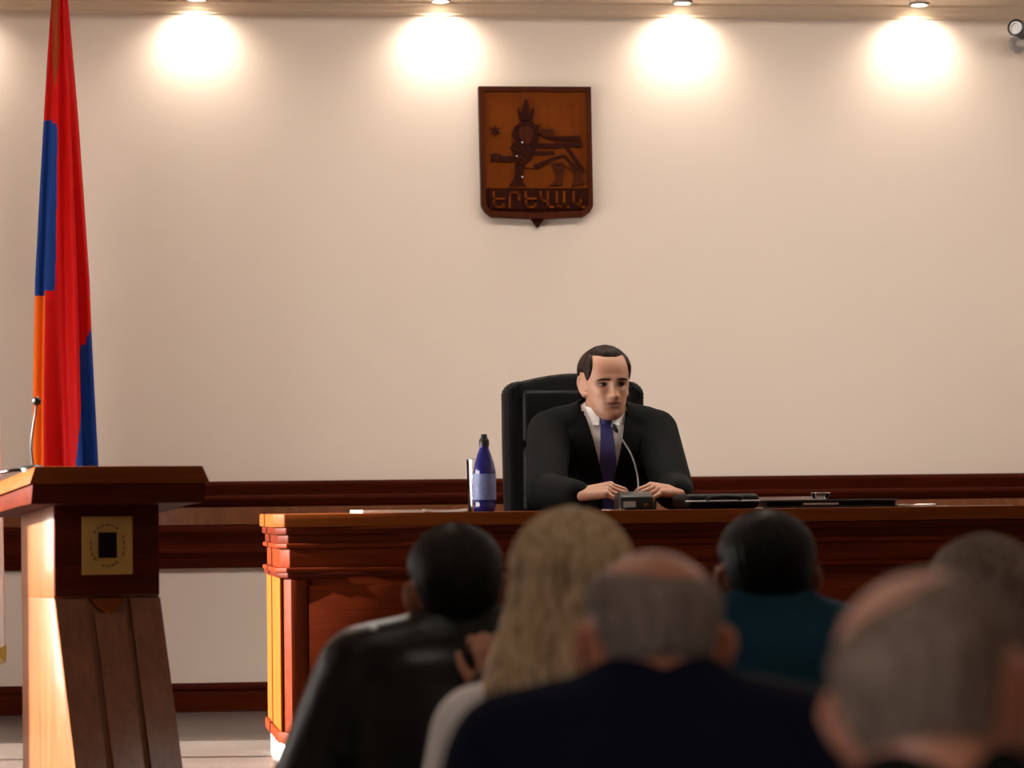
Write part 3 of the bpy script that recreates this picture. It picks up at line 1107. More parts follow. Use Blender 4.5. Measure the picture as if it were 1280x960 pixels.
# ---- head: sections by height (chin 0, crown .235); face towards -Y
HZ = [0, .006, .015, .03, .06, .09, .12, .15, .167, .18, .193, .205, .22, .23, .235]
HW = [.016, .030, .040, .050, .060, .067, .0725, .0760, .0758, .0735, .0685, .061, .045, .026, .001]
HF = [.066, .078, .084, .0865, .087, .086, .0860, .0865, .0835, .0785, .0715, .063, .045, .023, .001]
HB = [-.040, -.020, -.002, .022, .058, .083, .097, .103, .1015, .096, .0875, .076, .053, .029, .001]


_zz = np.linspace(0, .235, 471)


def _sm(t):
    y = np.interp(_zz, HZ, t)
    k = np.hanning(53)
    k /= k.sum()
    ys_ = np.convolve(np.pad(y, 26, mode='edge'), k, 'valid')
    wt = np.clip((.231 - _zz) / .012, 0, 1) * np.clip(_zz / .008, 0, 1)
    return y * (1 - wt) + ys_ * wt


HZ_, HW_, HF_, HB_ = _zz, _sm(HW), _sm(HF), _sm(HB)


def face_disp(x, z):
    g = lambda cx, cz, sx, sz: math.exp(-((x - cx) / sx) ** 2 - ((z - cz) / sz) ** 2)
    ax = abs(x)
    gg = lambda cx, cz, sx, sz: math.exp(-((ax - cx) / sx) ** 2 - ((z - cz) / sz) ** 2)
    d = 0.0
    # nose
    t = (z - .076) / (.124 - .076)
    if -0.35 < t < 1.15:
        ramp = (1 - t) if t > 0 else max(0, 1 + t / .30)
        ramp = max(0.0, min(1.0, ramp))
        d += (.005 + .021 * ramp) * math.exp(-(x / (.0085 + .004 * max(0, 1 - t * 2))) ** 2) * (1 if t < .9 else max(0, (1.15 - t) / .25))
    d += .007 * g(0, .124, .013, .013)
    d += .008 * gg(.012, .080, .007, .007)
    d -= .013 * gg(.031, .117, .017, .0105)
    d += .0045 * gg(.030, .136, .022, .009) + .002 * g(0, .138, .02, .01)
    d += .0055 * g(0, .0585, .022, .0045) + .006 * g(0, .0475, .019, .005)
    d -= .005 * g(0, .053, .024, .0022)
    d -= .003 * g(0, .037, .02, .006)
    d += .006 * g(0, .016, .022, .014)
    d += .004 * gg(.045, .092, .016, .018)
    d -= .003 * gg(.050, .060, .014, .018)
    return d


def head_point(a, z, off=0.0, face=True):
    wv, fv, bv = float(np.interp(z, HZ_, HW_)), float(np.interp(z, HZ_, HF_)), float(np.interp(z, HZ_, HB_))
    cy, hd = (bv - fv) / 2, (bv + fv) / 2
    c, s = math.cos(a), math.sin(a)
    pw = 2.35
    x = (wv + off) * math.copysign(abs(c) ** (2 / pw), c)
    y = cy + (hd + off) * math.copysign(abs(s) ** (2 / pw), s)
    if face and s < 0 and z < .2:
        y -= face_disp(x, z) * min(1.0, (-s) * 1.6)
    return Vector((x, y, z))


def head_zs(n):
    # denser near the crown
    return [.235 * (1 - (1 - i / n) ** 1.0) for i in range(n + 1)]


_HG = {}


def head_geo(nz=110, na=128):
    if (nz, na) in _HG:
        return _HG[(nz, na)]
    zs = [.235 * i / nz for i in range(nz)] + [.2344]
    v = [head_point(2 * math.pi * i / na, z) for z in zs for i in range(na)]
    f = []
    for j in range(len(zs) - 1):
        for i in range(na):
            k = (i + 1) % na
            f.append([j * na + i, j * na + k, (j + 1) * na + k, (j + 1) * na + i])
    f.append(list(range(na))[::-1])
    f.append([(len(zs) - 1) * na + i for i in range(na)])
    _HG[(nz, na)] = (v, f)
    return v, f


def ear_geo(s, stick=.016):
    pts = [(.069, -.016, .100), (.070, -.013, .118), (.073, -.006, .135), (.078, .008, .143), (.082, .021, .136), (.083, .025, .120), (.080, .020, .103), (.076, .010, .090), (.072, .000, .080), (.068, -.010, .083)]
    k = stick / .016
    P = [Vector((s * (.066 + (x - .066) * k), y, z)) for x, y, z in pts]
    g = [chain_geo(P, [.005, .005, .0052, .0056, .0058, .0056, .0056, .0062, .0066, .005])]
    g.append(ell_geo((s * (.066 + .007 * k), .004, .110), (.005, .018, .028), Euler((0, 0, s * -.45))))
    return join_geo(g)


def hair_shell(offset_fn, nz=90, na=140, z_extra=0.0):
    """shell that stands proud of the scalp where offset_fn > 0 and dips under it elsewhere"""
    zs = [.012 + (.2352 - .012) * i / nz for i in range(nz + 1)]
    v, offs = [], []
    for z in zs:
        for i in range(na):
            a = 2 * math.pi * i / na
            b = head_point(a, min(z, .2348), 0, False)
            wv = np.interp(z, HZ, HW)
            n = Vector((b.x / .077 ** 2, (b.y - .006) / .098 ** 2, (b.z - .135) / .10 ** 2))
            n.normalize()
            o = offset_fn(b, a)
            offs.append(o)
            v.append(b + n * o)
    f = []
    for j in range(nz):
        for i in range(na):
            k = (i + 1) % na
            q = [j * na + i, j * na + k, (j + 1) * na + k, (j + 1) * na + i]
            if max(offs[t] for t in q) > -.004:
                f.append(q)
    f.append([nz * na + i for i in range(na)])
    # drop unused verts
    used = sorted({i for q in f for i in q})
    mp = {o: n for n, o in enumerate(used)}
    return [v[i] for i in used], [[mp[i] for i in q] for q in f]


def sstep(a, b, x):
    t = max(0.0, min(1.0, (x - a) / (b - a)))
    return t * t * (3 - 2 * t)


def short_hair(thick=.010, front=.188, nape=.050, bald=None, temple=.0):
    def fn(b, a):
        s = math.sin(a)                        # -1 face, +1 back
        # lower limit of the hair round the head
        if s < -.35:
            low = front + temple * sstep(.015, .045, abs(b.x)) - .085 * sstep(.050, .071, abs(b.x))
        elif s < .30:
            low = .120 + .030 * sstep(-.30, -.16, s)       # round the ear
        else:
            low = nape + (.145 - nape) * (1 - sstep(.30, .62, s))
        th = thick * (.45 + .55 * sstep(.13, .185, b.z)) if s < .3 else thick * (.6 + .4 * sstep(.08, .15, b.z))
        o = -.006 + (th + .006) * sstep(low - .008, low + .018, b.z)
        if bald:
            cx, cy, cz, rad, edge = bald
            d = ((b.x - cx) ** 2 + (b.y - cy) ** 2 + (b.z - cz) ** 2) ** .5
            m = sstep(rad - edge, rad + edge, d)
            o = -.006 + (o + .006) * m
        o += .0012 * math.sin(a * 31 + b.z * 90) * (1 if o > .002 else 0)
        return o
    return fn


def hand_geo(wrist, fdir, pnorm, side, curl=0.5, spread=.12, scale=1.0, thumb_out=.7):
    """wrist point, direction of the fingers, palm normal (pointing out of the palm), side +1 if the thumb lies along fdir x pnorm"""
    f = Vector(fdir).normalized()
    n = Vector(pnorm)
    n = (n - f * n.dot(f)).normalized()
    t = f.cross(n) * side                      # towards the thumb
    w = Vector(wrist)
    g = []
    offs = [.033, .011, -.011, -.031]
    lens = [(.042, .026, .021), (.046, .030, .023), (.043, .028, .022), (.034, .021, .019)]
    rr = [.0090, .0092, .0088, .0078]
    for o, L, r in zip(offs, lens, rr):
        k = w + f * .088 * scale + t * o * scale - n * (.004 - abs(o) * .1)
        g.append(cap_geo(w + f * .012 + t * o * .55, .0155 * scale, k, .0125 * scale, 12, 4))
        d = (f + t * o * spread / .033).normalized()
        ang = 0
        p = k
        for j, l in enumerate(L):
            ang += curl * (0.75 if j == 0 else 1.0)
            dd = d * math.cos(ang) + n * math.sin(ang)
            q = p + dd * l * scale
            g.append(cap_geo(p, (r - .0006 * j) * scale, q, (r - .0006 * (j + 1)) * scale, 12, 4))
            p = q
    # thumb leaves the side of the palm near its base
    p = w + f * .022 * scale + t * .024 * scale + n * .006
    d1 = (f * .65 + t * thumb_out + n * .25).normalized()
    q = p + d1 * .040 * scale
    g.append(cap_geo(p, .0150 * scale, q, .0115 * scale, 12, 4))
    d2 = (f * .85 + t * (thumb_out - .45) + n * .35).normalized()
    r = q + d2 * .031 * scale
    g.append(cap_geo(q, .0112 * scale, r, .0100 * scale, 12, 4))
    d3 = (f * .9 + t * (thumb_out - .75) + n * .45).normalized()
    g.append(cap_geo(r, .0100 * scale, r + d3 * .024 * scale, .0080 * scale, 12, 4))
    return join_geo(g)


def paint(me, fn):
    at_ = me.color_attributes.new('Col', 'FLOAT_COLOR', 'POINT')
    n = len(me.vertices)
    co = np.empty(n * 3)
    me.vertices.foreach_get('co', co)
    co = co.reshape(-1, 3)
    out = np.ones((n, 4))
    for i in range(n):
        out[i, :3] = fn(Vector(co[i]))
    at_.data.foreach_set('color', out.ravel())


def seated_frame(crown, seat=.45, lean=.0, sh_drop=.20, width=1.0, head_fwd=.02):
    """key points of a seated figure facing -Y with its seat at the origin"""
    zs = crown - sh_drop
    F = dict(crown=crown, zs=zs, seat=seat, w=width, lean=lean)
    F['sh'] = [Vector((s * .165 * width, -lean, zs - .058)) for s in (-1, 1)]
    F['neck'] = Vector((0, -lean + .015, zs - .01))
    F['head'] = Vector((0, -lean - head_fwd, crown - .235))
    return F


def torso_geo(F, grow=0.0, low=0.0):
    zs, w, ln = F['zs'], F['w'], F['lean']
    z0 = F['seat'] + low
    H = zs - F['seat']
    secs = []
    for t, rx, ry, cy in ((0, .150, .105, .0), (.06, .172, .120, .0), (.20, .175, .120, .0), (.40, .158, .112, -.005), (.60, .168, .120, .0), (.78, .180, .122, .005), (.88, .178, .108, .012), (.95, .150, .085, .018), (1.0, .090, .062, .02)):
        z = F['seat'] + H * t
        secs.append((0, cy - ln * t, z, rx * w + grow, ry + grow * .9))
    g = [loft_geo(secs)]
    n = F['neck']
    for i, s in enumerate((-1, 1)):
        sh = F['sh'][i]
        g.append(cap_geo((0 + s * .02, n.y + .008, zs - .020), .058 + grow, sh + Vector((-s * .02, .008, .012)), .058 + grow))
        g.append(cap_geo((s * .03, n.y + .01, zs + .022), .030 + grow, (s * .10, n.y + .01, zs - .022), .036 + grow))
    return join_geo(g)


def arm_geo(sh, el, wr, grow=0.0, r=(.056, .046, .043, .028)):
    return join_geo([cap_geo(sh, r[0] + grow, el, r[1] + grow), cap_geo(el, r[2] + grow, wr, r[3] + grow)])


def leg_geo(F, grow=0.0, foot=False):
    g = []
    z = F['seat'] + .085
    for s in (-1, 1):
        hip, kn, an = Vector((s * .095, -.02, z)), Vector((s * .12, -.44, z + .01)), Vector((s * .12, -.46, .09))
        g.append(cap_geo(hip, .085 + grow, kn, .058 + grow))
        g.append(cap_geo(kn, .056 + grow, an, .038 + grow))
        if foot:
            g.append(cap_geo(an + Vector((0, .02, -.045)), .040, an + Vector((0, -.15, -.055)), .032))
    return join_geo(g)


def shoe_me(s, F):
    a = Vector((s * .12, -.46, .045))
    g = [cap_geo(a + Vector((0, .03, 0)), .044, a + Vector((0, -.15, -.008)), .036), cap_geo(a + Vector((0, .02, .02)), .04, a + Vector((0, -.04, .02)), .04)]
    return remesh(g, .008, 2)


def make_person(label, loc, rz, F, head_rot, arms, voxel, skin, hair, hmat, clothes, ears=.016, paint_fn=None, hand_args=None, group=None, collar=None, floorlegs=True, neck_r=.056, jacket_voxel=.010):
    """arms: [(elbow, wrist)] for right (-x) and left (+x); returns root and its pieces"""
    root = tag(empty('person', loc, rz), label, 'person', group)
    Mh = Matrix.Translation(F['head']) @ Matrix.Translation(Vector((0, .02, .06))) @ Euler(head_rot).to_matrix().to_4x4() @ Matrix.Translation(Vector((0, -.02, -.06)))
    geos = [xform(head_geo(), Mh), xform(ear_geo(-1, ears), Mh), xform(ear_geo(1, ears), Mh)]
    geos.append(cap_geo(Mh @ Vector((0, .030, .075)), neck_r - .002, F['neck'], neck_r + .004))
    geos.append(torso_geo(F, -.012))
    for i in (0, 1):
        geos.append(arm_geo(F['sh'][i], arms[i][0], arms[i][1], -.006))
        h = hand_args[i] if hand_args else dict(fdir=Vector(arms[i][1]) - Vector(arms[i][0]), pnorm=(0, 0, -1), curl=.35)
        side = h.pop('side', (1 if i == 0 else -1))
        geos.append(hand_geo(arms[i][1], h['fdir'], h['pnorm'], side, **{k: x for k, x in h.items() if k not in ('fdir', 'pnorm')}))
    geos.append(leg_geo(F, -.008, True))
    me = remesh(geos, voxel, 3, .45)
    inv = Mh.inverted()
    paint(me, (lambda p: paint_fn(inv @ p)) if paint_fn else (lambda p: skin))
    body = link('body', me, 'skin', root)
    if hair is not None:
        hv, hf = hair
        link('hair', smooth(pyd('hair', [Mh @ q for q in hv], hf)), hmat, root)
    cl = {}
    if clothes:
        nm, mat, grow = clothes
        g = [torso_geo(F, grow)]
        for i in (0, 1):
            e, wq = Vector(arms[i][0]), Vector(arms[i][1])
            wq2 = wq + (e - wq).normalized() * .005
            g.append(arm_geo(F['sh'][i], e, wq2, grow + .006, (.060, .052, .049, .034)))
        cm = remesh(g, jacket_voxel, 5, .5)
        cl[nm] = link(nm, cm, mat, root)
    if collar:
        # standing collar round the neck: ring loft
        mat, r0, r1, zlo, zhi, tilt = collar
        secs_o, secs_i = [], []
        v, f = [], []
        seg = 40
        n = F['neck']
        prof = [(r1 + .012, zlo), (r0 + .012, zhi - .006), (r0 + .008, zhi), (r0 + .003, zhi - .004), (r1, zlo)]
        for (r, z) in prof:
            for i in range(seg):
                t = 2 * math.pi * i / seg
                y = math.sin(t)
                dz = -.035 * max(0, -y) if z > zlo else 0
                v.append(Vector((r * 1.05 * math.cos(t), n.y + .004 + r * y - tilt * (z - zlo), F['zs'] + z + dz)))
        for j in range(len(prof) - 1):
            for i in range(seg):
                k = (i + 1) % seg
                f.append([j * seg + i, j * seg + k, (j + 1) * seg + k, (j + 1) * seg + i])
        link('collar', smooth(pyd('collar', v, f)), mat, root)
    tr = remesh([leg_geo(F, .010), loft_geo([(0, 0, F['seat'] + .0, .165, .125), (0, 0, F['seat'] + .10, .185, .135), (0, 0, F['seat'] + .2, .178, .128)])], .012, 4)
    link('trousers', tr, 'trousers', root)
    for s in (-1, 1):
        link('shoe', shoe_me(s, F), 'black', root)
    return root, Mh, cl, body


# ------------------------------------------------------------------ chairs for the hall and the dais
def hall_chair(loc, rz, label):
    root = tag(empty('hall_chair', loc, rz), label, 'chair', 'chairs of the audience')
    # person faces -Y in local space, backrest on +Y
    bm = bmesh.new()
    box_bm(bm, -.23, .23, -.27, .19, .375, .440, .02, 3)
    link('seat', smooth(from_bm(bm, 'seat'), R(40)), 'chairfabric', root)
    bm = bmesh.new()
    box_bm(bm, -.21, .21, .175, .215, .50, .84, .016, 3)
    link('backrest', smooth(from_bm(bm, 'backrest'), R(40)), 'chairfabric', root)
    for s in (-1, 1):
        tube('leg', [(s * .2, -.24, 0), (s * .2, -.23, .385)], .011, 'steel', root, 10)
        tube('leg', [(s * .2, .235, 0), (s * .2, .19, .40), (s * .2, .20, .52), (s * .2, .222, .80)], .011, 'steel', root, 10)
    return root


def exec_chair(loc, rz):
    root = tag(empty('executive_chair', loc, rz), 'high backed black leather executive chair behind the desk', 'chair')
    # faces -Y
    bm = bmesh.new()
    box_bm(bm, -.25, .25, -.27, .23, .40, .475, .03, 4)
    link('seat', smooth(from_bm(bm, 'seat'), R(50)), 'leather', root)
    # backrest: padded slab with rounded upper corners, slightly curved
    out = []
    hw, zt = .243, 1.22
    pts = [(-.225, .50), (-.238, .70), (-hw, .95), (-hw, 1.13)]
    for i in range(7):
        a = math.pi - (math.pi / 2) * i / 6
        pts.append((-hw + .055 + .055 * math.cos(a), 1.140 + .050 * math.sin(a)))
    for i in range(1, 8):
        t = i / 8
        pts.append((-hw + .055 + t * (2 * hw - .11), 1.190 + .028 * math.sin(math.pi * t)))
    for i in range(7):
        a = math.pi / 2 - (math.pi / 2) * i / 6
        pts.append((hw - .055 + .055 * math.cos(a), 1.140 + .050 * math.sin(a)))
    pts += [(hw, 1.13), (hw, .95), (.238, .70), (.225, .50)]
    br = prism('backrest', pts, 'y', .20, .30, 'leather', root, .022)
    for z0, z1 in ((.52, .74), (.75, .97), (.98, 1.16)):
        bm = bmesh.new()
        box_bm(bm, -.19, .19, .178, .215, z0, z1, .016, 3)
        link('back_cushion', smooth(from_bm(bm, 'back_cushion'), R(50)), 'leather', br)
    for s in (-1, 1):
        tube('armrest', spline([(s * .27, .20, .62), (s * .285, .05, .655), (s * .285, -.12, .655), (s * .28, -.20, .60), (s * .255, -.17, .44)]), .024, 'leather', root)
    lathe('gas_column', [(.028, .10), (.028, .28), (.018, .28), (.018, .40), (0, .40)], 'steel', root, closed=False)
    for i in range(5):
        a = 2 * math.pi * i / 5 + .3
        d = Vector((math.cos(a), math.sin(a), 0))
        tube('base_leg', [d * .02 + Vector((0, 0, .12)), d * .16 + Vector((0, 0, .105)), d * .29 + Vector((0, 0, .08))], [.026, .022, .016], 'black', root, 10)
        c = lathe('caster', [(0, -.02), (.028, -.02), (.030, 0), (.028, .02), (0, .02)], 'black', root, d * .29 + Vector((0, 0, .030)), 18, False)
        c.rotation_euler = (R(90), 0, a)
    return root


# ------------------------------------------------------------------ the seated chairman
SK = Vector((0.50, 0.25, 0.155))
def chairman():
    crown = at(757, 434, 10.78)
    h = crown.z - DAIS
    loc = Vector((crown.x - .006, crown.y + .145, DAIS))
    ch = on_y(728, 600, crown.y + .52)
    exec_chair((ch.x, crown.y + .30, DAIS), R(6))
    dk = DT - DAIS                                   # desk height in his frame
    yf = YD - loc.y                                  # local y of the desk front
    F = seated_frame(h, seat=.475, lean=.10, sh_drop=.222, width=.99, head_fwd=.045)

    def L(px, py, y):
        p = on_y(px, py, loc.y + y)
        return p - loc
    yr = yf + .30
    wr = L(724, 628, yr + .03)
    wl = L(850, 628, yr + .07)
    wr.z = dk + .050
    wl.z = dk + .052
    er = L(682, 620, yr + .24)
    el = L(842, 620, yr + .27)
    er.z = dk + .062
    el.z = dk + .062
    lips = Vector((.33, .115, .08))

    def pf(p):
        c = SK.copy()
        x, y, z = p
        if y < -.03 and 0 < z < .235:
            k = math.exp(-(x / .021) ** 2 - ((z - .0525) / .0065) ** 2)
            c = c.lerp(lips, min(1, k * 1.1))
            ln = math.exp(-(x / .022) ** 4 - ((z - .053) / .0028) ** 2)
            c = c.lerp(Vector((.10, .03, .022)), .85 * ln)  # shade of the groove between the lips, painted as a dark line
            b = sstep(.072, .045, z) * (1 - k) if abs(x) < .07 else 0
            b2 = math.exp(-(x / .03) ** 2 - ((z - .066) / .006) ** 2)
            c = c.lerp(Vector((.30, .155, .105)), max(.22 * b, .15 * b2))
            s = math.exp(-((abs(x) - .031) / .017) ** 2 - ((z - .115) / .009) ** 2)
            c = c.lerp(Vector((.22, .09, .055)), .75 * s)  # eye-socket shade painted into the skin colour
        return c
    hands = [dict(fdir=(.86, -.42, .12), pnorm=(.30, .30, -.9), curl=.72, spread=.10, side=1, thumb_out=.6, scale=1.08),
             dict(fdir=(-.80, -.45, .10), pnorm=(-.25, .25, -.95), curl=.62, spread=.12, side=-1, thumb_out=.6, scale=1.05)]
    root, Mh, cl, body = make_person(
        'man in black suit, white shirt and purple tie seated behind the desk', loc, 0, F, (R(3), R(-1), R(9)),
        [(er, wr), (el, wl)], .0029, SK, hair_shell(short_hair(.0085, .201, .055, temple=.005)), hair_mat('hair_dark_brown', (0.010, 0.005, 0.003, 1), (0.028, 0.013, 0.008, 1)),
        None, ears=.017, paint_fn=pf, hand_args=hands)
    # eyes, brows
    for s in (-1, 1):
        ev, ef = ell_geo((s * .031, -.0715, .1165), (.0130, .008, .0058), n=12)
        e = link('eye', smooth(pyd('eye', [Mh @ q for q in ev], ef)), 'eyewhite', root)
        ev, ef = ell_geo((s * .031 + .002, -.0782, .1170), (.0066, .0032, .0056), n=10)
        link('iris', smooth(pyd('iris', [Mh @ q for q in ev], ef)), 'iris', e)
        lid = tube_geo([Mh @ Vector((s * (.031 + dx), -.0800 + abs(dx) * .35, .1215 - abs(dx) * .12)) for dx in (-.013, -.006, 0, .006, .013)], [.0012, .0018, .0020, .0018, .0012], 8)
        link('eyelid', smooth(pyd('eyelid', *lid)), 'iris', e)
        pts = [(.013, -.0945, .1310), (.021, -.0945, .1328), (.031, -.0925, .1338), (.042, -.0865, .1325), (.051, -.0780, .1290)]
        br = tube_geo([Mh @ Vector((s * x, y + .003, z)) for x, y, z in pts], [.0022, .0036, .0038, .0032, .0018], 8)
        link('eyebrow', smooth(pyd('eyebrow', *br)), hair_mat('brow_hair', (0.012, 0.006, 0.004, 1), (0.022, 0.010, 0.006, 1)), root)
    # shirt
    sm = remesh([torso_geo(F, .004), cap_geo(F['neck'] + Vector((0, 0, -.02)), .062, F['neck'] + Vector((0, -.004, .030)), .060)], .009, 4)
    link('shirt', sm, 'white', root)
    # jacket with a V opening
    g = [torso_geo(F, .020)]
    for i, (e, wq) in enumerate(((er, wr), (el, wl))):
        w2 = wq + (e - wq).normalized() * .018
        g.append(arm_geo(F['sh'][i] + Vector(((-1, 1)[i] * .012, 0, .006)), e, w2, .012, (.062, .054, .050, .033)))
    jm = remesh(g, .008, 5)
    zt, zb_ = F['zs'] + .03, dk - .10
    vhalf = lambda z: .018 + .058 * max(0, min(1.15, (z - (zt - .26)) / .26)) if z > zt - .26 else .018
    bm = bmesh.new()
    bm.from_mesh(jm)
    n = F['neck']
    kill = []
    for fc in bm.faces:
        c = fc.calc_center_median()
        if (c.y < n.y - .01 and zb_ < c.z and abs(c.x) < vhalf(c.z)) or ((c.x / .066) ** 2 + ((c.y - n.y) / .062) ** 2 < 1 and c.z > F['zs'] - .10):
            kill.append(fc)
    bmesh.ops.delete(bm, geom=kill, context='FACES')
    bm.normal_update()
    j2 = bpy.data.meshes.new('jacket')
    bm.to_mesh(j2)
    bm.free()
    smooth(j2)
    jk = link('jacket', j2, 'suit', root)
    so = jk.modifiers.new('thick', 'SOLIDIFY')
    so.thickness = .005
    so.offset = -1
    bvh_j = BVHTree.FromPolygons([v.co[:] for v in jm.vertices], [p.vertices[:] for p in jm.polygons])
    bvh_s = BVHTree.FromPolygons([v.co[:] for v in sm.vertices], [p.vertices[:] for p in sm.polygons])

    def proj(bvh, x, z, off):
        hit = bvh.ray_cast(Vector((x, -1.0, z)), Vector((0, 1, 0)))
        y = hit[0].y if hit[0] is not None else n.y - .10
        return Vector((x, y - off, z))

    def patch(name, bvh, rows, off, mat, parent, nu=6, th=.004):
        v, f = [], []
        for lay in (0, 1):
            for (z, xa, xb) in rows:
                for i in range(nu + 1):
                    x = xa + (xb - xa) * i / nu
                    v.append(proj(bvh, x, z, off + lay * th))
        m = nu + 1
        N = len(rows) * m
        for j in range(len(rows) - 1):
            for i in range(nu):
                q = [j * m + i, j * m + i + 1, (j + 1) * m + i + 1, (j + 1) * m + i]
                f.append(q)
                f.append([t + N for t in q][::-1])
        rim = [i for i in range(m)] + [j * m + nu for j in range(1, len(rows))] + [(len(rows) - 1) * m + i for i in range(nu - 1, -1, -1)] + [j * m for j in range(len(rows) - 2, 0, -1)]
        for a, b in zip(rim, rim[1:] + rim[:1]):
            f.append([a, b, b + N, a + N])
        return link(name, smooth(pyd(name, v, f), R(60)), mat, parent)
    for s in (-1, 1):
        rows = []
        for k in range(12):
            t = k / 11
            z = zt - .03 - t * .25
            xi = vhalf(z) - .004
            wd = .014 + .052 * math.sin(min(1, t * 2.2) * math.pi / 2) * (1 - max(0, t - .35) / .65 * .85)
            rows.append((z, s * xi, s * (xi + wd)))
        patch('lapel', bvh_j, rows, .002, 'suit', jk)
    # tie and collar
    rows = []
    for k in range(24):
        t = k / 23
        z = F['zs'] - .002 - t * .30
        hwid = .019 if t < .04 else (.019 + .018 * (t - .1) / .9 if t > .10 else .018)
        rows.append((z, -hwid, hwid))
    patch('tie', bvh_s, rows, .004, 'tie', root, th=.006)
    kz = F['zs'] - .006
    kp = proj(bvh_s, 0, kz - .01, .012)
    v, f = loft_geo([(0, kp.y, kz - .024, .011, .008), (0, kp.y - .001, kz - .012, .016, .011), (0, kp.y, kz + .004, .020, .011), (0, kp.y + .006, kz + .012, .017, .010)], 16)
    link('tie_knot', smooth(pyd('tie_knot', v, f), R(50)), 'tie', root)
    for s in (-1, 1):
        rows = []
        for k in range(8):
            t = k / 7
            z = F['zs'] + .030 - t * .062
            xi = (.010 + .014 * t) if t < .8 else .0212 + .02 * (t - .8)
            xo = .062 - .020 * t
            rows.append((z, s * xi, s * max(xi + .002, xo)))
        patch('collar_leaf', bvh_s, rows, .006, 'white', root)
    # cuffs
    for e, wq in ((er, wr), (el, wl)):
        d = (e - wq).normalized()
        v, f = tube_geo([wq - d * .004, wq + d * .03], [.0345, .037], 20)
        link('shirt_cuff', smooth(pyd('shirt_cuff', v, f), R(50)), 'white', root)
    # watch on the left wrist
    return root


chairman()

# ------------------------------------------------------------------ the audience
def audience(label, px, py, depth, head_rot=(0, 0, 0), body_rz=0.0, sh_drop=.20, width=1.0, skin=(.44, .20, .12), hair=None, hmat=None, clothes=None, collar=None,
             ears=.018, lean=.02, head_off=0.0, voxel=.006, arms=None, hands=None, head_fwd=.02, under=''):
    cr = at(px, py, depth)
    F = seated_frame(cr.z, seat=.45, lean=lean, sh_drop=sh_drop, width=width, head_fwd=head_fwd)
    F['head'].x += head_off
    if arms is None:
        arms = []
        for s in (-1, 1):
            e = Vector((s * .235 * width, -.06 - lean * .5, F['zs'] - .33))
            wv = Vector((s * .12, -.30, F['seat'] + .20))
            arms.append((e, wv))
    else:
        arms = arms(F)
    # the head, not the seat, stands where the pixel says
    rz = math.pi + body_rz
    off = Matrix.Rotation(rz, 3, 'Z') @ Vector((F['head'].x, F['head'].y + .006, 0))
    loc = Vector((cr.x - off.x, cr.y - off.y, 0))
    hv = hair
    r = make_person(label, loc, rz, F, head_rot, arms, voxel, Vector(skin), hv, hmat, clothes, ears=ears, collar=collar, hand_args=hands)
    hall_chair((loc.x, loc.y, 0), rz, 'upholstered hall chair under the ' + under)
    return r, F, loc, rz


HM = dict(
    black=hair_mat('hair_black', (0.003, 0.0028, 0.0028, 1), (0.008, 0.007, 0.006, 1)),
    brownblack=hair_mat('hair_brown_black', (0.006, 0.005, 0.004, 1), (0.016, 0.012, 0.009, 1)),
    grey=hair_mat('hair_grey', (0.13, 0.095, 0.080, 1), (0.32, 0.26, 0.225, 1), .7),
    greybrown=hair_mat('hair_grey_brown', (0.095, 0.062, 0.046, 1), (0.25, 0.185, 0.145, 1), .7),
    blonde=hair_mat('hair_blonde', (0.30, 0.185, 0.090, 1), (0.80, 0.62, 0.40, 1), .5),
)

# man in the black leather jacket, right hand at his neck
def leather_arms(F):
    z = F['zs']
    return [(Vector((-.27, -.04, z - .30)), Vector((-.16, -.27, F['seat'] + .22))),
            (Vector((.27, -.10, z - .22)), Vector((.105, .055, z - .045)))]


# facing away from the camera, local -x is his right = picture right
def leather_arms_pic(F):
    z = F['zs']
    right = (Vector((-.20, .03, z - .245)), Vector((-.050, .135, z - .090)))
    left = (Vector((.275, -.06, z - .29)), Vector((.17, -.28, F['seat'] + .22)))
    return [right, left]


(_r, _F, _l, _z) = audience(under='man in the leather jacket', label='man in black leather jacket with short dark hair and a hand raised to his neck', px=574, py=661, depth=6.0, head_rot=(R(-4), R(5), R(0)), sh_drop=.205, width=1.04,
         hair=hair_shell(short_hair(.011, .19, .062)), hmat=HM['brownblack'], ears=.030, clothes=('leather_jacket', 'jacketleather', .030), arms=leather_arms_pic, lean=.06, skin=(.50, .22, .13),
         collar=('jacketleather', .062, .078, -.05, .030, .1),
         hands=[dict(fdir=(.12, -.15, 1.0), pnorm=(.1, -1, 0), curl=.95, side=1, thumb_out=.75, scale=.95), dict(fdir=(-.3, -1, -.3), pnorm=(0, 0, -1), curl=.35)])
# press stud on the shoulder strap
_root = _r[0]
_s = Vector((.165, .030, _F['zs'] + .028))
b_ = lathe('press_stud', [(0, .006), (.005, .005), (.007, 0)], 'steel', _root, _s, 12, False)

# man in the teal top
audience(under='man in teal', label='man with black hair in a teal top in front of the desk', px=957, py=645, depth=6.0, head_rot=(R(2), 0, R(-4)), sh_drop=.185, width=.88, hair=hair_shell(short_hair(.013, .19, .055)), hmat=HM['black'], ears=.028,
         clothes=('teal_top', 'teal', .018), collar=('teal', .058, .076, -.05, .045, .05), lean=.0, skin=(.30, .11, .065))

# person with grey-brown hair behind the big grey head
audience(under='person with tousled hair', label='person with tousled grey-brown hair half hidden by the balding man in black', px=1226, py=676, depth=5.2, head_rot=(R(2), R(-6), R(8)), sh_drop=.20, hair=hair_shell(short_hair(.014, .19, .040)), hmat=HM['greybrown'],
         clothes=('dark_jacket', 'blackcloth', .018), collar=('blackcloth', .058, .076, -.05, .04, .05), skin=(.36, .17, .11))

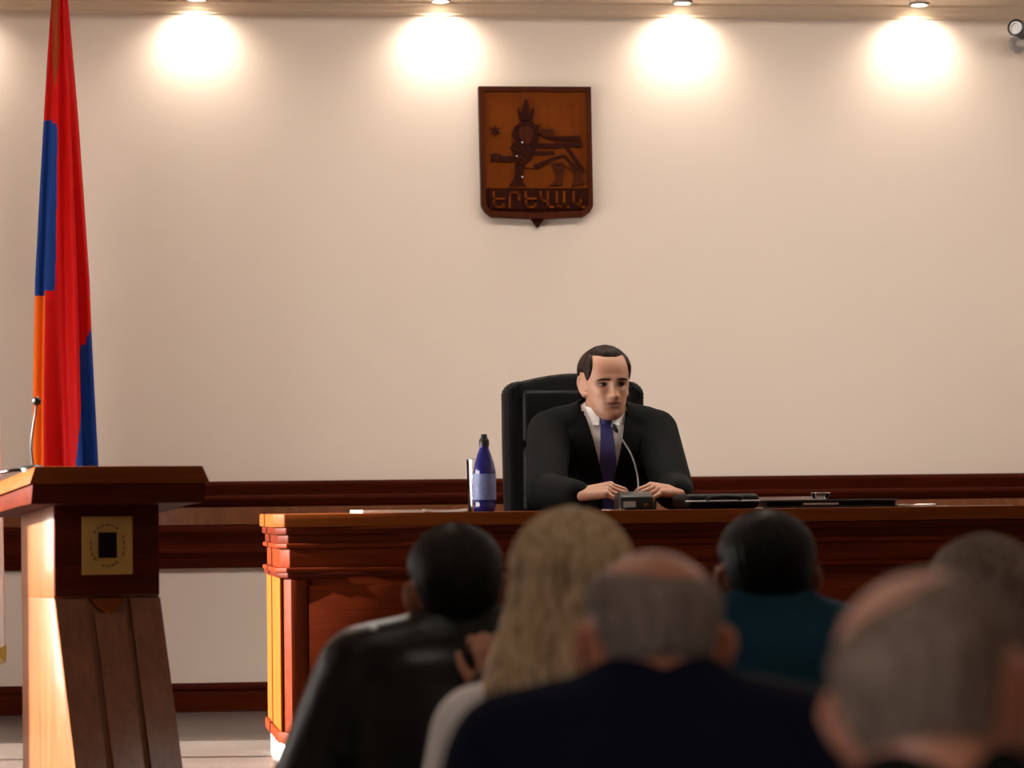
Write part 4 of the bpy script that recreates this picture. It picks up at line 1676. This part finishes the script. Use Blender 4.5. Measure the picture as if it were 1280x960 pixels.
# blonde woman
def long_hair(F_unused=None):
    """long straight hair that falls over the shoulders, in head space (face -Y)"""
    NZ, NA = 90, 200
    v, f, offs = [], [], []
    z_lo = -.105
    for j in range(NZ + 1):
        t = j / NZ
        z = z_lo + (.2352 - z_lo) * t
        for i in range(NA):
            a = 2 * math.pi * i / NA
            c, s = math.cos(a), math.sin(a)
            strand = .0022 * math.sin(a * 23 + 3 * math.sin(z * 22)) + .0014 * math.sin(a * 61 + z * 40)
            if z > .135:
                b = head_point(a, min(z, .2348), 0, False)
                n = Vector((b.x / .077 ** 2, (b.y - .006) / .098 ** 2, (b.z - .135) / .10 ** 2)).normalized()
                p = b + n * (.017 + strand)
            else:
                k = (.135 - z) / (.135 - z_lo)
                b = head_point(a, .135, 0, False)
                n = Vector((b.x / .077 ** 2, (b.y - .006) / .098 ** 2, 0)).normalized()
                q = b + n * (.017 + strand)
                wx = 1 + .85 * k ** 1.15
                p = Vector((q.x * wx, q.y * (1 + .30 * k) + .012 * k, z))
                if j == 0:
                    p.z += .012 * math.sin(a * 9) + .03 * (1 - s)
            v.append(p)
    for j in range(NZ):
        for i in range(NA):
            k = (i + 1) % NA
            a = 2 * math.pi * (i + .5) / NA
            z = z_lo + (.2352 - z_lo) * (j + .5) / NZ
            # leave the face open
            if math.sin(a) < -.55 and z < .175:
                continue
            f.append([j * NA + i, j * NA + k, (j + 1) * NA + k, (j + 1) * NA + i])
    f.append([NZ * NA + i for i in range(NA)])
    return v, f


audience(under='blonde woman', label='woman with long straight blonde hair in a white blouse', px=713, py=647, depth=5.0, head_rot=(R(3), R(0), R(-4)), sh_drop=.265, width=.84, skin=(.52, .28, .19), hair=long_hair(), hmat=HM['blonde'],
         clothes=('white_blouse', 'white', .012), lean=.03, body_rz=R(-4))

# grey balding man in navy
audience(under='man in navy', label='balding man with short grey hair in a navy suit', px=816, py=684, depth=3.9, head_rot=(R(9), R(0), R(-2)), sh_drop=.190, width=1.0, hair=hair_shell(short_hair(.0065, .215, .092, bald=(-.012, .035, .262, .088, .022))),
         hmat=HM['grey'], clothes=('navy_jacket', 'navy', .022), collar=('navy', .060, .080, -.05, .038, .08), skin=(.62, .25, .15), ears=.026)

# big grey head at the right, tilted
audience(under='balding man in black', label='balding man with thin grey hair in black with tilted head', px=1168, py=705, depth=2.76, head_rot=(R(8), R(9), R(-30)), sh_drop=.215, width=1.05, hair=hair_shell(short_hair(.0060, .215, .075, bald=(.045, .03, .245, .080, .03))),
         hmat=HM['greybrown'], clothes=('black_jacket', 'blackcloth', .020), collar=('blackcloth', .060, .078, -.05, .025, .05), skin=(.56, .24, .155), ears=.026)
